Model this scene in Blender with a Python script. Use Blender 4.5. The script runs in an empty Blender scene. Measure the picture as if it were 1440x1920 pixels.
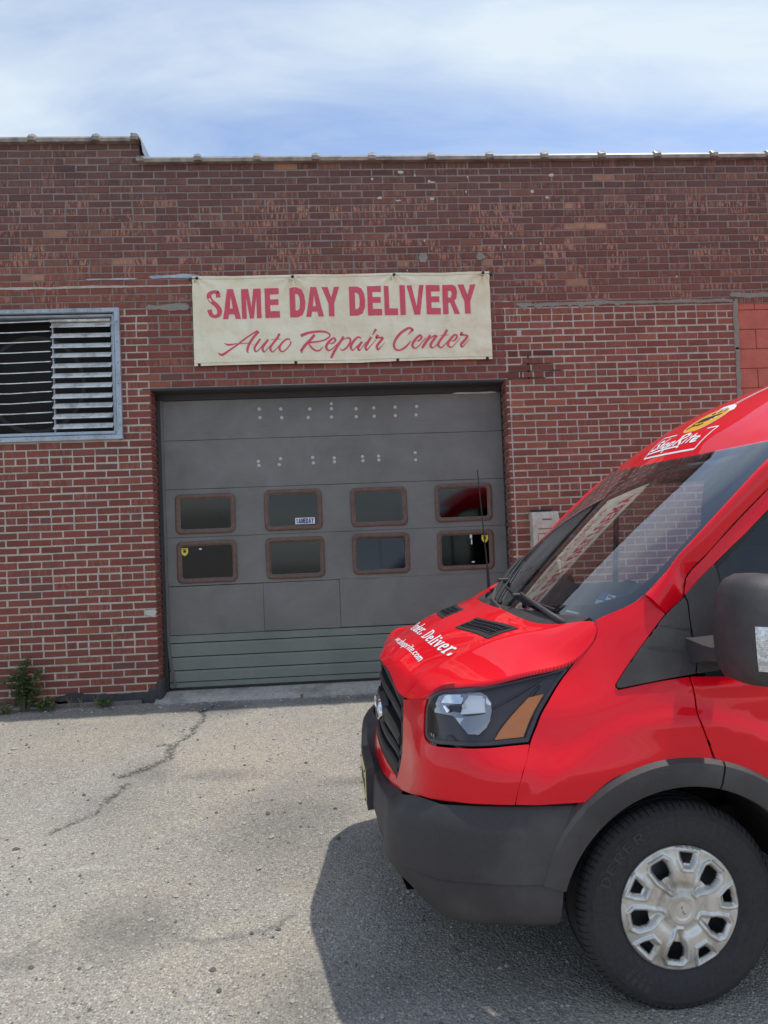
import bpy, bmesh, math, random
import numpy as np
from mathutils import Vector, Matrix
from mathutils.geometry import delaunay_2d_cdt
rnd = random.Random(7); RS = np.random.RandomState(11)
sc = bpy.context.scene; COL = sc.collection
R = math.radians

# ------------------------------------------------------------------ camera, light, exposure
CAM_H = 1.69
YAW, PITCH, ROLL, WALL_Y, FPX = 0.0617020, 0.0255360, -0.0392667, 7.2157, 1385.16
cam = bpy.data.objects.new('camera', bpy.data.cameras.new('camera')); COL.objects.link(cam); sc.camera = cam
def _cam_axes():
    cy, sy = math.cos(YAW), math.sin(YAW)
    r = Vector((cy, -sy, 0)); f = Vector((sy, cy, 0)); u = Vector((0, 0, 1))
    f2 = f * math.cos(PITCH) + u * math.sin(PITCH); u2 = u * math.cos(PITCH) - f * math.sin(PITCH)
    return r * math.cos(ROLL) + u2 * math.sin(ROLL), u2 * math.cos(ROLL) - r * math.sin(ROLL), f2
_r, _u, _f = _cam_axes()
M = Matrix((_r, _u, -_f)).transposed().to_4x4(); M.translation = Vector((0, 0, CAM_H)); cam.matrix_world = M
cam.data.sensor_fit = 'AUTO'; cam.data.sensor_width = 36; cam.data.lens = 36 * FPX / 1920
cam.data.clip_start = .05; cam.data.clip_end = 2000

SUN_DIR = Vector((.33, .075, 1)).normalized()              # towards the sun: high, from the right and a little behind the wall
sun_el = math.asin(SUN_DIR.z); sun_az = math.atan2(SUN_DIR.x, SUN_DIR.y)
sun = bpy.data.objects.new('sun', bpy.data.lights.new('sun', 'SUN')); COL.objects.link(sun)
sun.rotation_euler = SUN_DIR.to_track_quat('Z', 'Y').to_euler(); sun.location = SUN_DIR * 30
sun.data.energy = 2.0; sun.data.angle = R(.8); sun.data.color = (1, .95, .87)

sc.view_settings.view_transform = 'Standard'; sc.view_settings.look = 'None'
sc.view_settings.exposure = .68; sc.view_settings.gamma = 1; sc.view_settings.use_curve_mapping = False

world = bpy.data.worlds.new('World'); sc.world = world; world.use_nodes = True
def build_world():
    nt = world.node_tree; nt.nodes.clear(); N = nt.nodes.new; L = nt.links.new
    out = N('ShaderNodeOutputWorld'); bg = N('ShaderNodeBackground'); bg.inputs[1].default_value = .15
    sky = N('ShaderNodeTexSky'); sky.sky_type = 'NISHITA'; sky.sun_disc = False
    sky.sun_elevation = sun_el; sky.sun_rotation = sun_az; sky.altitude = 20; sky.air_density = .72; sky.dust_density = .6; sky.ozone_density = 1.2
    tc = N('ShaderNodeTexCoord'); sep = N('ShaderNodeSeparateXYZ'); L(tc.outputs['Generated'], sep.inputs[0])
    zz = N('ShaderNodeMath'); zz.operation = 'MAXIMUM'; zz.inputs[1].default_value = .0; L(sep.outputs[2], zz.inputs[0])
    za = N('ShaderNodeMath'); za.operation = 'ADD'; za.inputs[1].default_value = .12; L(zz.outputs[0], za.inputs[0])
    dx = N('ShaderNodeMath'); dx.operation = 'DIVIDE'; L(sep.outputs[0], dx.inputs[0]); L(za.outputs[0], dx.inputs[1])
    dy = N('ShaderNodeMath'); dy.operation = 'DIVIDE'; L(sep.outputs[1], dy.inputs[0]); L(za.outputs[0], dy.inputs[1])
    cb = N('ShaderNodeCombineXYZ'); L(dx.outputs[0], cb.inputs[0]); L(dy.outputs[0], cb.inputs[1])
    mp = N('ShaderNodeMapping'); mp.inputs['Rotation'].default_value = (0, 0, R(52)); mp.inputs['Scale'].default_value = (.55, 1.35, 1); mp.inputs['Location'].default_value = (.4, 2.2, 0)
    L(cb.outputs[0], mp.inputs[0])
    n1 = N('ShaderNodeTexNoise'); n1.inputs['Scale'].default_value = 1.15; n1.inputs['Detail'].default_value = 7; n1.inputs['Roughness'].default_value = .52; n1.inputs['Distortion'].default_value = .55
    L(mp.outputs[0], n1.inputs['Vector'])
    n2 = N('ShaderNodeTexNoise'); n2.inputs['Scale'].default_value = 3.4; n2.inputs['Detail'].default_value = 9; n2.inputs['Roughness'].default_value = .6; n2.inputs['Distortion'].default_value = .8
    L(mp.outputs[0], n2.inputs['Vector'])
    mx = N('ShaderNodeMath'); mx.operation = 'MULTIPLY_ADD'; mx.inputs[1].default_value = .28; L(n2.outputs[0], mx.inputs[0]); L(n1.outputs[0], mx.inputs[2])
    rp = N('ShaderNodeValToRGB'); rp.color_ramp.elements[0].position = .525; rp.color_ramp.elements[0].color = (.0, .0, .0, 1)
    rp.color_ramp.elements[1].position = .78; rp.color_ramp.elements[1].color = (1, 1, 1, 1); L(mx.outputs[0], rp.inputs[0])
    mixc = N('ShaderNodeMix'); mixc.data_type = 'RGBA'
    fac = N('ShaderNodeMath'); fac.operation = 'MULTIPLY_ADD'; fac.inputs[1].default_value = .80; fac.inputs[2].default_value = .12; L(rp.outputs[0], fac.inputs[0])
    L(fac.outputs[0], mixc.inputs[0]); L(sky.outputs[0], mixc.inputs[6]); mixc.inputs[7].default_value = (3.35, 3.78, 4.1, 1)
    L(mixc.outputs[2], bg.inputs[0]); L(bg.outputs[0], out.inputs[0])
build_world()

# ------------------------------------------------------------------ materials
MAT = {}
def mat(name, base=(.5, .5, .5), rough=.5, metal=0., coat=0., spec=.5, **kw):
    m = bpy.data.materials.new(name); m.use_nodes = True; b = m.node_tree.nodes['Principled BSDF']
    b.inputs['Base Color'].default_value = (*base, 1); b.inputs['Roughness'].default_value = rough; b.inputs['Metallic'].default_value = metal
    b.inputs['Coat Weight'].default_value = coat; b.inputs['Coat Roughness'].default_value = kw.get('coat_rough', .03); b.inputs['Specular IOR Level'].default_value = spec
    MAT[name] = m; return m
class NT:
    """small node-building helper on a material"""
    def __init__(s, m): s.m = m; s.t = m.node_tree; s.b = s.t.nodes['Principled BSDF']
    def n(s, typ, **kw):
        nd = s.t.nodes.new(typ)
        for k, v in kw.items():
            if k.startswith('i_'): nd.inputs[k[2:].replace('_', ' ')].default_value = v
            else: setattr(nd, k, v)
        return nd
    def l(s, a, b): s.t.links.new(a, b)
    def pos(s, scale=(1, 1, 1), space='pos'):
        g = s.n('ShaderNodeNewGeometry').outputs['Position'] if space == 'pos' else s.n('ShaderNodeTexCoord').outputs['Object']
        mp = s.n('ShaderNodeMapping'); mp.inputs['Scale'].default_value = scale; s.l(g, mp.inputs[0]); return mp.outputs[0]
    def noise(s, vec, scale=5., detail=4., rough=.5, dist=0.):
        nd = s.n('ShaderNodeTexNoise'); nd.inputs['Scale'].default_value = scale; nd.inputs['Detail'].default_value = detail
        nd.inputs['Roughness'].default_value = rough; nd.inputs['Distortion'].default_value = dist; s.l(vec, nd.inputs['Vector']); return nd.outputs[0]
    def ramp(s, fac, stops):
        nd = s.n('ShaderNodeValToRGB'); e = nd.color_ramp.elements
        while len(e) < len(stops): e.new(.5)
        for q, (p, c) in zip(e, stops):
            q.position = p; q.color = (c, c, c, 1) if not hasattr(c, '__len__') else (*c, 1)
        s.l(fac, nd.inputs[0]); return nd.outputs[0]
    def mix(s, fac, a, b, mode='MIX'):
        nd = s.n('ShaderNodeMix', data_type='RGBA', blend_type=mode)
        for sock, v in ((nd.inputs[0], fac), (nd.inputs[6], a), (nd.inputs[7], b)):
            if hasattr(v, 'is_output'): s.l(v, sock)
            elif hasattr(v, '__len__'): sock.default_value = (*v, 1)
            else: sock.default_value = v
        return nd.outputs[2]
    def math(s, op, a, b=None, c=None):
        nd = s.n('ShaderNodeMath', operation=op)
        for i, v in enumerate((a, b, c)):
            if v is None: continue
            if hasattr(v, 'is_output'): s.l(v, nd.inputs[i])
            else: nd.inputs[i].default_value = v
        return nd.outputs[0]
    def bump(s, h, strength=.3, dist=.01):
        nd = s.n('ShaderNodeBump'); nd.inputs['Strength'].default_value = strength; nd.inputs['Distance'].default_value = dist
        s.l(h, nd.inputs['Height']); s.l(nd.outputs[0], s.b.inputs['Normal'])
    def col(s, v): s.l(v, s.b.inputs['Base Color'])
    def rgh(s, v): s.l(v, s.b.inputs['Roughness'])
    def attr(s, name): 
        return s.n('ShaderNodeAttribute', attribute_name=name)

def grain(m, amt=.25, scale=40., bump=0., space='obj', dirt=None, dirtscale=3., rough_var=.0):
    t = NT(m); v = t.pos((1, 1, 1), space); base = tuple(t.b.inputs['Base Color'].default_value)[:3]
    n = t.noise(v, scale, 5, .6); n2 = t.noise(v, dirtscale, 5, .6)
    c = t.mix(t.ramp(n, [(.3, 0.), (.7, 1.)]), tuple(x * (1 - amt) for x in base), tuple(min(1, x * (1 + amt)) for x in base))
    if dirt: c = t.mix(t.ramp(n2, [(.46, 0.), (.72, 1.)]), c, dirt)
    t.col(c)
    if rough_var:
        r0 = t.b.inputs['Roughness'].default_value; t.rgh(t.math('MULTIPLY_ADD', n2, rough_var * 2, r0 - rough_var))
    if bump: t.bump(n, bump, .004)
    return m

# ------------------------------------------------------------------ object helpers
def link(o, parent=None):
    COL.objects.link(o)
    if parent is not None: o.parent = parent
    return o
def mesh_obj(name, verts, faces, m=None, parent=None, smooth=False, normals=None):
    me = bpy.data.meshes.new(name); me.from_pydata([tuple(map(float, v)) for v in verts], [], [tuple(map(int, f)) for f in faces])
    if m is not None: me.materials.append(m)
    if smooth or normals is not None: me.polygons.foreach_set('use_smooth', [True] * len(me.polygons))
    me.update()
    if normals is not None: me.normals_split_custom_set_from_vertices([tuple(map(float, n)) for n in normals])
    return link(bpy.data.objects.new(name, me), parent)
def empty(name, loc=(0, 0, 0), rz=0, parent=None):
    o = bpy.data.objects.new(name, None); o.empty_display_size = .2; o.location = loc; o.rotation_euler = (0, 0, rz); return link(o, parent)
def tag(o, label=None, cat=None, group=None, kind=None):
    for k, v in (('label', label), ('category', cat), ('group', group), ('kind', kind)):
        if v: o[k] = v
    return o

class MB:
    """collects geometry, builds ONE mesh object"""
    def __init__(s): s.v = []; s.f = []
    def add(s, verts, faces):
        k = len(s.v); s.v += [tuple(map(float, p)) for p in verts]; s.f += [tuple(int(i) + k for i in f) for f in faces]
    def box(s, c, d, bev=0., rz=0., mat4=None):
        x, y, z = (q / 2 for q in d); b = min(bev, x * .9, y * .9, z * .9)
        if b <= 0:
            P = [(i * x, j * y, k * z) for k in (-1, 1) for j in (-1, 1) for i in (-1, 1)]
            Fc = [(0, 2, 3, 1), (4, 5, 7, 6), (0, 1, 5, 4), (2, 6, 7, 3), (0, 4, 6, 2), (1, 3, 7, 5)]
        else:
            P = []; idx = {}
            for i in (-1, 1):
                for j in (-1, 1):
                    for k in (-1, 1):
                        for ax in range(3):
                            p = [i * x, j * y, k * z]
                            for a2 in range(3):
                                if a2 != ax: p[a2] -= b * (i, j, k)[a2]
                            idx[(i, j, k, ax)] = len(P); P.append(tuple(p))
            Fc = []
            S = (-1, 1)
            for ax in range(3):
                o = [a for a in range(3) if a != ax]
                for sg in S:
                    q = []
                    for (a, c2) in ((-1, -1), (1, -1), (1, 1), (-1, 1)):
                        key = [0, 0, 0]; key[ax] = sg; key[o[0]] = a; key[o[1]] = c2; q.append(idx[(*key, ax)])
                    flip = (sg > 0) == (ax == 1)
                    Fc.append(tuple(q[::-1]) if flip else tuple(q))
            for ax in range(3):              # edge chamfers along axis ax
                o = [a for a in range(3) if a != ax]
                for a in S:
                    for c2 in S:
                        q = []
                        for (t, fa) in ((-1, o[0]), (1, o[0]), (1, o[1]), (-1, o[1])):
                            key = [0, 0, 0]; key[ax] = t; key[o[0]] = a; key[o[1]] = c2; q.append(idx[(*key, fa)])
                        Fc.append(tuple(q))
            for i in S:
                for j in S:
                    for k in S: Fc.append(tuple(idx[(i, j, k, ax)] for ax in range(3)))
        if rz or mat4 is not None:
            m4 = mat4 if mat4 is not None else Matrix.Rotation(rz, 4, 'Z')
            P = [tuple(m4 @ Vector(p)) for p in P]
        s.add([(p[0] + c[0], p[1] + c[1], p[2] + c[2]) for p in P], Fc); return s
    def tube(s, pts, rad, n=8, caps=True):
        pts = [Vector(p) for p in pts]; rads = rad if hasattr(rad, '__len__') else [rad] * len(pts); k = len(s.v); up = None
        for i, p in enumerate(pts):
            d = (pts[min(i + 1, len(pts) - 1)] - pts[max(i - 1, 0)]).normalized()
            if up is None: up = d.orthogonal().normalized()
            up = (up - d * up.dot(d)).normalized(); w = d.cross(up)
            for j in range(n):
                a = 2 * math.pi * j / n; s.v.append(tuple(p + (up * math.cos(a) + w * math.sin(a)) * rads[i]))
        for i in range(len(pts) - 1):
            for j in range(n): s.f.append((k + i * n + j, k + i * n + (j + 1) % n, k + (i + 1) * n + (j + 1) % n, k + (i + 1) * n + j))
        if caps:
            s.f.append(tuple(k + j for j in range(n))[::-1]); s.f.append(tuple(k + (len(pts) - 1) * n + j for j in range(n)))
        return s
    def loft(s, rings, closed=True, caps=True):
        k = len(s.v); n = len(rings[0])
        for r in rings: s.v += [tuple(map(float, p)) for p in r]
        m = n if closed else n - 1
        for i in range(len(rings) - 1):
            for j in range(m): s.f.append((k + i * n + j, k + i * n + (j + 1) % n, k + (i + 1) * n + (j + 1) % n, k + (i + 1) * n + j))
        if caps and closed:
            s.f.append(tuple(k + j for j in range(n))[::-1]); s.f.append(tuple(k + (len(rings) - 1) * n + j for j in range(n)))
        return s
    def build(s, name, m, parent=None, smooth=False, fix=True, angle=None):
        o = mesh_obj(name, s.v, s.f, m, parent, smooth)
        if fix:
            bm = bmesh.new(); bm.from_mesh(o.data); bmesh.ops.recalc_face_normals(bm, faces=bm.faces); bm.to_mesh(o.data); bm.free()
        if angle: o.data.set_sharp_from_angle(angle=R(angle))
        return o

def in_poly(P, poly):
    P = np.asarray(P, float); x, y = P[:, 0], P[:, 1]; r = np.zeros(len(P), bool); q = np.asarray(poly, float)
    for i in range(len(q)):
        (x1, y1), (x2, y2) = q[i - 1], q[i]
        c = ((y1 > y) != (y2 > y)); with_ = np.where(c, (x2 - x1) * (y - y1) / (y2 - y1 + 1e-30) + x1, 0); r ^= c & (x < with_)
    return r
def area2(q): q = np.asarray(q); return .5 * np.sum(q[:, 0] * np.roll(q[:, 1], -1) - np.roll(q[:, 0], -1) * q[:, 1])
def resample(q, step, sc_=(1, 1)):
    q = np.asarray(q, float); out = []
    for i in range(len(q)):
        a, b = q[i], q[(i + 1) % len(q)]; n = max(1, int(math.ceil(np.hypot((b - a)[0] * sc_[0], (b - a)[1] * sc_[1]) / step)))
        for k in range(n): out.append(a + (b - a) * k / n)
    return np.array(out)
def smooth_poly(q, sharp=40, n=6):
    """round a polygon with Catmull-Rom, keeping corners sharper than `sharp` degrees"""
    q = np.asarray(q, float); N_ = len(q); d = np.roll(q, -1, 0) - q; ang = np.arctan2(d[:, 1], d[:, 0]); turn = np.degrees(np.abs((ang - np.roll(ang, 1) + np.pi) % (2 * np.pi) - np.pi))
    cor = turn > sharp; out = []
    for i in range(N_):
        p1, p2 = q[i], q[(i + 1) % N_]; p0 = q[i - 1] if not cor[i] else 2 * p1 - p2; p3 = q[(i + 2) % N_] if not cor[(i + 1) % N_] else 2 * p2 - p1
        for k in range(n):
            t = k / n; out.append(.5 * (2 * p1 + (p2 - p0) * t + (2 * p0 - 5 * p1 + 4 * p2 - p3) * t * t + (3 * p1 - p0 - 3 * p2 + p3) * t**3))
    return np.array(out)
def offset_poly(q, d):
    """offset inwards by d (metres in parameter space)"""
    q = np.asarray(q, float); sg = 1 if area2(q) > 0 else -1
    e = np.roll(q, -1, 0) - q; L = np.linalg.norm(e, axis=1, keepdims=True) + 1e-12; e = e / L; nn = np.stack([-e[:, 1], e[:, 0]], 1) * sg
    v = nn + np.roll(nn, 1, 0); v /= np.maximum(np.sum(v * nn, 1, keepdims=True), .45); return q + v * d
def triangulate(poly, step, sc_=(1, 1), holes=(), keep=.45):
    """constrained triangulation of a polygon with a regular interior grid; returns pts, tris, number of boundary points"""
    poly = np.asarray(poly, float); S = np.array(sc_, float)
    bnd = [poly] + [np.asarray(h, float) for h in holes]; pts = np.concatenate(bnd) * S; edges = []; k = 0
    for b in bnd:
        edges += [(k + i, k + (i + 1) % len(b)) for i in range(len(b))]; k += len(b)
    lo = (poly * S).min(0); hi = (poly * S).max(0)
    nx = max(2, int((hi[0] - lo[0]) / step)); ny = max(2, int((hi[1] - lo[1]) / step))
    gx, gy = np.meshgrid(np.linspace(lo[0], hi[0], nx + 1), np.linspace(lo[1], hi[1], ny + 1)); G = np.stack([gx.ravel(), gy.ravel()], 1)
    ok = in_poly(G, poly * S)
    for h in holes: ok &= ~in_poly(G, np.asarray(h) * S)
    G = G[ok]
    if len(G):
        d = np.full(len(G), 1e9)
        for b in bnd:
            a = b * S; c = np.roll(a, -1, 0)
            for i in range(len(a)):
                ab = c[i] - a[i]; t = np.clip(((G - a[i]) @ ab) / (ab @ ab + 1e-18), 0, 1); d = np.minimum(d, np.linalg.norm(G - a[i] - t[:, None] * ab, axis=1))
        G = G[d > step * keep]
    allp = np.concatenate([pts, G]) if len(G) else pts
    vo, eo, fo, ov, oe, of = delaunay_2d_cdt([Vector(p) for p in allp], edges, [], 0, 1e-7)
    V = np.array([(p.x, p.y) for p in vo]); T = np.array([f for f in fo if len(f) == 3]); c = V[T].mean(1); ok = in_poly(c, poly * S)
    for h in holes: ok &= ~in_poly(c, np.asarray(h) * S)
    return V / S, T[ok], len(poly)

CEN = np.array([-.8, 0, .95])
def surf_pn(fn, ab, cen=CEN, e=1.5e-3):
    a, b = ab[:, 0], ab[:, 1]; P = fn(a, b); da = fn(a + e, b) - fn(a - e, b); db = fn(a, b + e) - fn(a, b - e)
    n = np.cross(da, db); n /= np.linalg.norm(n, axis=1, keepdims=True) + 1e-12
    if cen is not None:
        s = np.sign(np.sum(n * (P - cen), 1)); n *= (np.sign(s.sum()) or 1)
    return P, n
def panel(name, fn, poly, m, parent, step=.03, off=0., thick=.014, gap=.0018, sc_=(1, 1), holes=(), rnd_=.002, bstep=.012, cen=CEN, mirror=False, extra=None):
    """a trimmed, thick, edge-rounded panel lying on surface fn"""
    q = resample(poly, bstep, sc_)
    if gap: q = offset_poly(q * np.array(sc_), gap) / np.array(sc_)
    V, T, nb = triangulate(q, step, sc_, holes)
    P, n = surf_pn(fn, V, cen)
    if extra is not None: P = P + n * extra(V, P)[:, None]
    P = P + n * off
    # orient
    t0 = T[:, [0, 1, 2]]; fn_ = np.cross(P[t0[:, 1]] - P[t0[:, 0]], P[t0[:, 2]] - P[t0[:, 0]]); flip = np.sum(fn_ * n[t0[:, 0]], 1) < 0
    T = np.where(flip[:, None], T[:, [0, 2, 1]], T)
    verts = [P]; norms = [n]; faces = [tuple(t) for t in T]; base = len(P)
    if thick:
        # boundary loop as directed by the triangles
        ed = {}
        for t in T:
            for i in range(3):
                e = (t[i], t[(i + 1) % 3]); ed[e] = ed.get(e, 0) + 1
        be = [e for e in ed if (e[1], e[0]) not in ed]
        ids = sorted({i for e in be for i in e}); loc = {v: k for k, v in enumerate(ids)}
        tang = np.zeros((len(ids), 3))
        for a, b in be:
            d = P[b] - P[a]; d /= np.linalg.norm(d) + 1e-12; tang[loc[a]] += d; tang[loc[b]] += d
        nb_ = n[ids]; o = np.cross(tang, nb_); o /= np.linalg.norm(o, axis=1, keepdims=True) + 1e-12
        Pb = P[ids]; r = rnd_
        k1 = base; verts.append(Pb + o * r * .7 - nb_ * r * .3); norms.append((nb_ + o) / np.linalg.norm(nb_ + o, axis=1, keepdims=True))
        k2 = k1 + len(ids); verts.append(Pb + o * r - nb_ * r); norms.append(o)
        k3 = k2 + len(ids); verts.append(Pb + o * r - nb_ * thick); norms.append(o)
        for a, b in be:
            a_, b_ = loc[a], loc[b]
            faces += [(b, a, k1 + a_, k1 + b_), (k1 + b_, k1 + a_, k2 + a_, k2 + b_), (k2 + b_, k2 + a_, k3 + a_, k3 + b_)]
    Vv = np.concatenate(verts); Nn = np.concatenate(norms)
    o = mesh_obj(name, Vv, faces, m, parent, normals=Nn)
    if mirror:
        Vm = Vv * np.array([1, -1, 1]); Nm = Nn * np.array([1, -1, 1])
        return o, mesh_obj(name, Vm, [f[::-1] for f in faces], m, parent, normals=Nm)
    return o
def patch(name, fn, ur, vr, nu, nv, m, parent, off=0., cen=CEN, thick=0., mirror=False):
    """untrimmed grid of a surface"""
    U, V = np.meshgrid(np.linspace(*ur, nu), np.linspace(*vr, nv), indexing='ij'); ab = np.stack([U.ravel(), V.ravel()], 1)
    P, n = surf_pn(fn, ab, cen); P = P + n * off; f = []
    for i in range(nu - 1):
        for j in range(nv - 1): f.append((i * nv + j, (i + 1) * nv + j, (i + 1) * nv + j + 1, i * nv + j + 1))
    a, b, c = P[f[0][0]], P[f[0][1]], P[f[0][2]]
    if np.dot(np.cross(b - a, c - a), n[f[0][0]]) < 0: f = [q[::-1] for q in f]
    if thick:
        k = len(P); ring = [i * nv for i in range(nu)] + [(nu - 1) * nv + j for j in range(1, nv)] + [i * nv + nv - 1 for i in range(nu - 2, -1, -1)] + [j for j in range(nv - 2, 0, -1)]
        Q = P[ring] - n[ring] * thick; P = np.concatenate([P, Q]); n = np.concatenate([n, n[ring]]); L = len(ring)
        f += [(ring[i], ring[(i + 1) % L], k + (i + 1) % L, k + i) for i in range(L)]
    o = mesh_obj(name, P, f, m, parent, normals=n)
    if mirror: return o, mesh_obj(name, P * np.array([1, -1, 1]), [q[::-1] for q in f], m, parent, normals=n * np.array([1, -1, 1]))
    return o

# ------------------------------------------------------------------ lettering
def ribbon(pts, n=7, smooth=True):
    """variable-width stroke [(x, y, w)...] -> 2D verts, quads"""
    p = np.array(pts, float)
    if smooth and len(p) > 2:
        q = [];
        for i in range(len(p) - 1):
            p0 = p[max(i - 1, 0)]; p1, p2 = p[i], p[i + 1]; p3 = p[min(i + 2, len(p) - 1)]
            for k in range(n):
                t = k / n; q.append(.5 * (2 * p1 + (p2 - p0) * t + (2 * p0 - 5 * p1 + 4 * p2 - p3) * t * t + (3 * p1 - p0 - 3 * p2 + p3) * t**3))
        q.append(p[-1]); p = np.array(q)
    else:
        q = []
        for i in range(len(p) - 1):
            for k in range(4): q.append(p[i] + (p[i + 1] - p[i]) * k / 4)
        q.append(p[-1]); p = np.array(q)
    d = np.gradient(p[:, :2], axis=0); d /= np.linalg.norm(d, axis=1, keepdims=True) + 1e-9; nn = np.stack([-d[:, 1], d[:, 0]], 1)
    L = p[:, :2] + nn * p[:, 2:3] / 2; Rr = p[:, :2] - nn * p[:, 2:3] / 2; m = len(p)
    return np.concatenate([L, Rr]), [(i, i + 1, m + i + 1, m + i) for i in range(m - 1)]
GL = {  # block capitals, unit cell
 'A': ([(0,0),(.296,1),(.62,1),(1,0),(.70,0),(.634,.165),(.345,.165),(.28,0)], [(.392,.36),(.475,.76),(.565,.36)]),
 'M': ([(0,0),(0,1),(.36,1),(.5,.38),(.62,1),(1,1),(1,0),(.76,0),(.76,.72),(.60,0),(.40,0),(.24,.72),(.24,0)], None),
 'E': ([(0,0),(0,1),(.97,1),(.97,.79),(.36,.79),(.36,.62),(.93,.62),(.93,.42),(.36,.42),(.36,.22),(1,.22),(1,0)], None),
 'D': ([(0,0),(0,1),(.50,1),(.78,.93),(.94,.74),(1,.5),(.96,.27),(.80,.07),(.52,0)], [(.36,.22),(.36,.78),(.52,.77),(.62,.68),(.65,.5),(.62,.30),(.52,.23)]),
 'Y': ([(0,1),(.34,1),(.53,.64),(.70,1),(1,1),(.68,.43),(.68,0),(.36,0),(.36,.43)], None),
 'L': ([(0,0),(0,1),(.36,1),(.36,.23),(1,.23),(1,0)], None),
 'I': ([(0,0),(0,1),(1,1),(1,0)], None),
 'V': ([(0,1),(.29,1),(.55,.27),(.74,1),(1,1),(.74,0),(.40,0)], None),
 'R': ([(0,0),(0,1),(.60,1),(.80,.93),(.88,.76),(.84,.56),(.70,.46),(1,0),(.68,0),(.45,.40),(.33,.40),(.33,0)], [(.33,.58),(.33,.80),(.5,.80),(.57,.70),(.5,.58)]),
 'N': ([(0,0),(0,1),(.33,1),(.68,.42),(.68,1),(1,1),(1,0),(.70,0),(.32,.6),(.32,0)], None),
}
S_STROKE = [(.78,.71,.30),(.74,.86,.27),(.50,.89,.22),(.25,.84,.27),(.19,.72,.30),(.36,.58,.29),(.66,.45,.29),(.83,.30,.31),(.76,.16,.28),(.52,.105,.21),(.28,.16,.27),(.17,.33,.30)]
def block_glyph(ch, x0, x1, z0, z1, step=.03):
    """flat triangles of a capital letter filling the box"""
    if ch == 'S':
        s = [(x0 + a * (x1 - x0), z0 + b * (z1 - z0), w * (x1 - x0)) for a, b, w in S_STROKE]; return ribbon(s, 6)
    o, h = GL[ch]; f = lambda q: [(x0 + a * (x1 - x0), z0 + b * (z1 - z0)) for a, b in q]
    V, T, _ = triangulate(resample(f(o), step), step, (1, 1), [resample(f(h), step)] if h else ()); return V, [tuple(t) for t in T]
def decal(name, items, fn, m, parent, off=.0012, cen=CEN, inc=.00006):
    """items: list of (verts2d, faces); fn maps 2D -> surface"""
    V = []; Fc = []; N_ = []
    for i, (v, f) in enumerate(items):
        P, n = surf_pn(fn, np.asarray(v, float), cen); k = sum(len(a) for a in V); P = P + n * (off + inc * i)
        for q in f:
            a, b, c = P[q[0]], P[q[1]], P[q[2]]; g = np.dot(np.cross(b - a, c - a), n[q[0]]); q2 = q if g > 0 else q[::-1]; Fc.append(tuple(k + j for j in q2))
        V.append(P); N_.append(n)
    return mesh_obj(name, np.concatenate(V), Fc, m, parent, normals=np.concatenate(N_))
# slim lower-case letters as strokes: (width, strokes); x-height .62, cap 1
_t, _h = .125, .10
def _ell(cx, cy, rx, ry, a0=0, a1=360, w0=_t, w1=_h):
    r = []
    for a in np.linspace(a0, a1, 13): r.append((cx + rx * math.cos(R(a)), cy + ry * math.sin(R(a)), w1 + (w0 - w1) * abs(math.cos(R(a)))))
    return r
SER = {
 'O': (.56, [_ell(.28, .5, .19, .46)]), 'o': (.44, [_ell(.22, .31, .14, .28)]), 'D': (.58, [[(.13,0,_t),(.13,1,_t)], [(.02,.97,_h),(.25,.97,_h),(.42,.80,_t),(.45,.5,_t),(.42,.2,_t),(.25,.03,_h),(.02,.03,_h)]]),
 'r': (.38, [[(.13,0,_t),(.13,.60,_t)], [(.02,.03,_h),(.26,.03,_h)], [(.02,.60,_h),(.14,.60,_h)], [(.14,.42,_h),(.22,.57,_h),(.30,.60,.12),(.35,.52,.13)]]),
 'd': (.50, [_ell(.19, .30, .12, .27), [(.36,0,_t),(.36,1,_t)], [(.28,.98,_h),(.38,.98,_h)], [(.36,.03,_h),(.48,.03,_h)]]),
 'e': (.44, [[(.10,.34,_h),(.34,.36,_h)], [(.34,.36,.12),(.32,.52,.12),(.22,.60,_h),(.12,.52,.13),(.09,.31,_t),(.13,.10,.14),(.24,.03,_h),(.35,.14,_h)]]),
 'l': (.28, [[(.13,0,_t),(.13,1,_t)], [(.02,.98,_h),(.14,.98,_h)], [(.02,.03,_h),(.26,.03,_h)]]),
 'i': (.28, [[(.13,0,_t),(.13,.60,_t)], [(.02,.59,_h),(.14,.59,_h)], [(.02,.03,_h),(.26,.03,_h)], [(.13,.76,.16),(.13,.90,.16)]]),
 'v': (.46, [[(.09,.60,_t),(.24,.02,.12)], [(.36,.60,_h),(.24,.02,_h)], [(.0,.60,_h),(.18,.60,_h)], [(.28,.60,_h),(.44,.60,_h)]]),
 '.': (.24, [[(.11,.0,.14),(.11,.24,.14)]]), ' ': (.22, []),
}
_s = .11
def _e2(cx, cy, rx, ry, a0=0, a1=360): return [(cx + rx * math.cos(R(a)), cy + ry * math.sin(R(a)), _s) for a in np.linspace(a0, a1, 13)]
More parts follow.
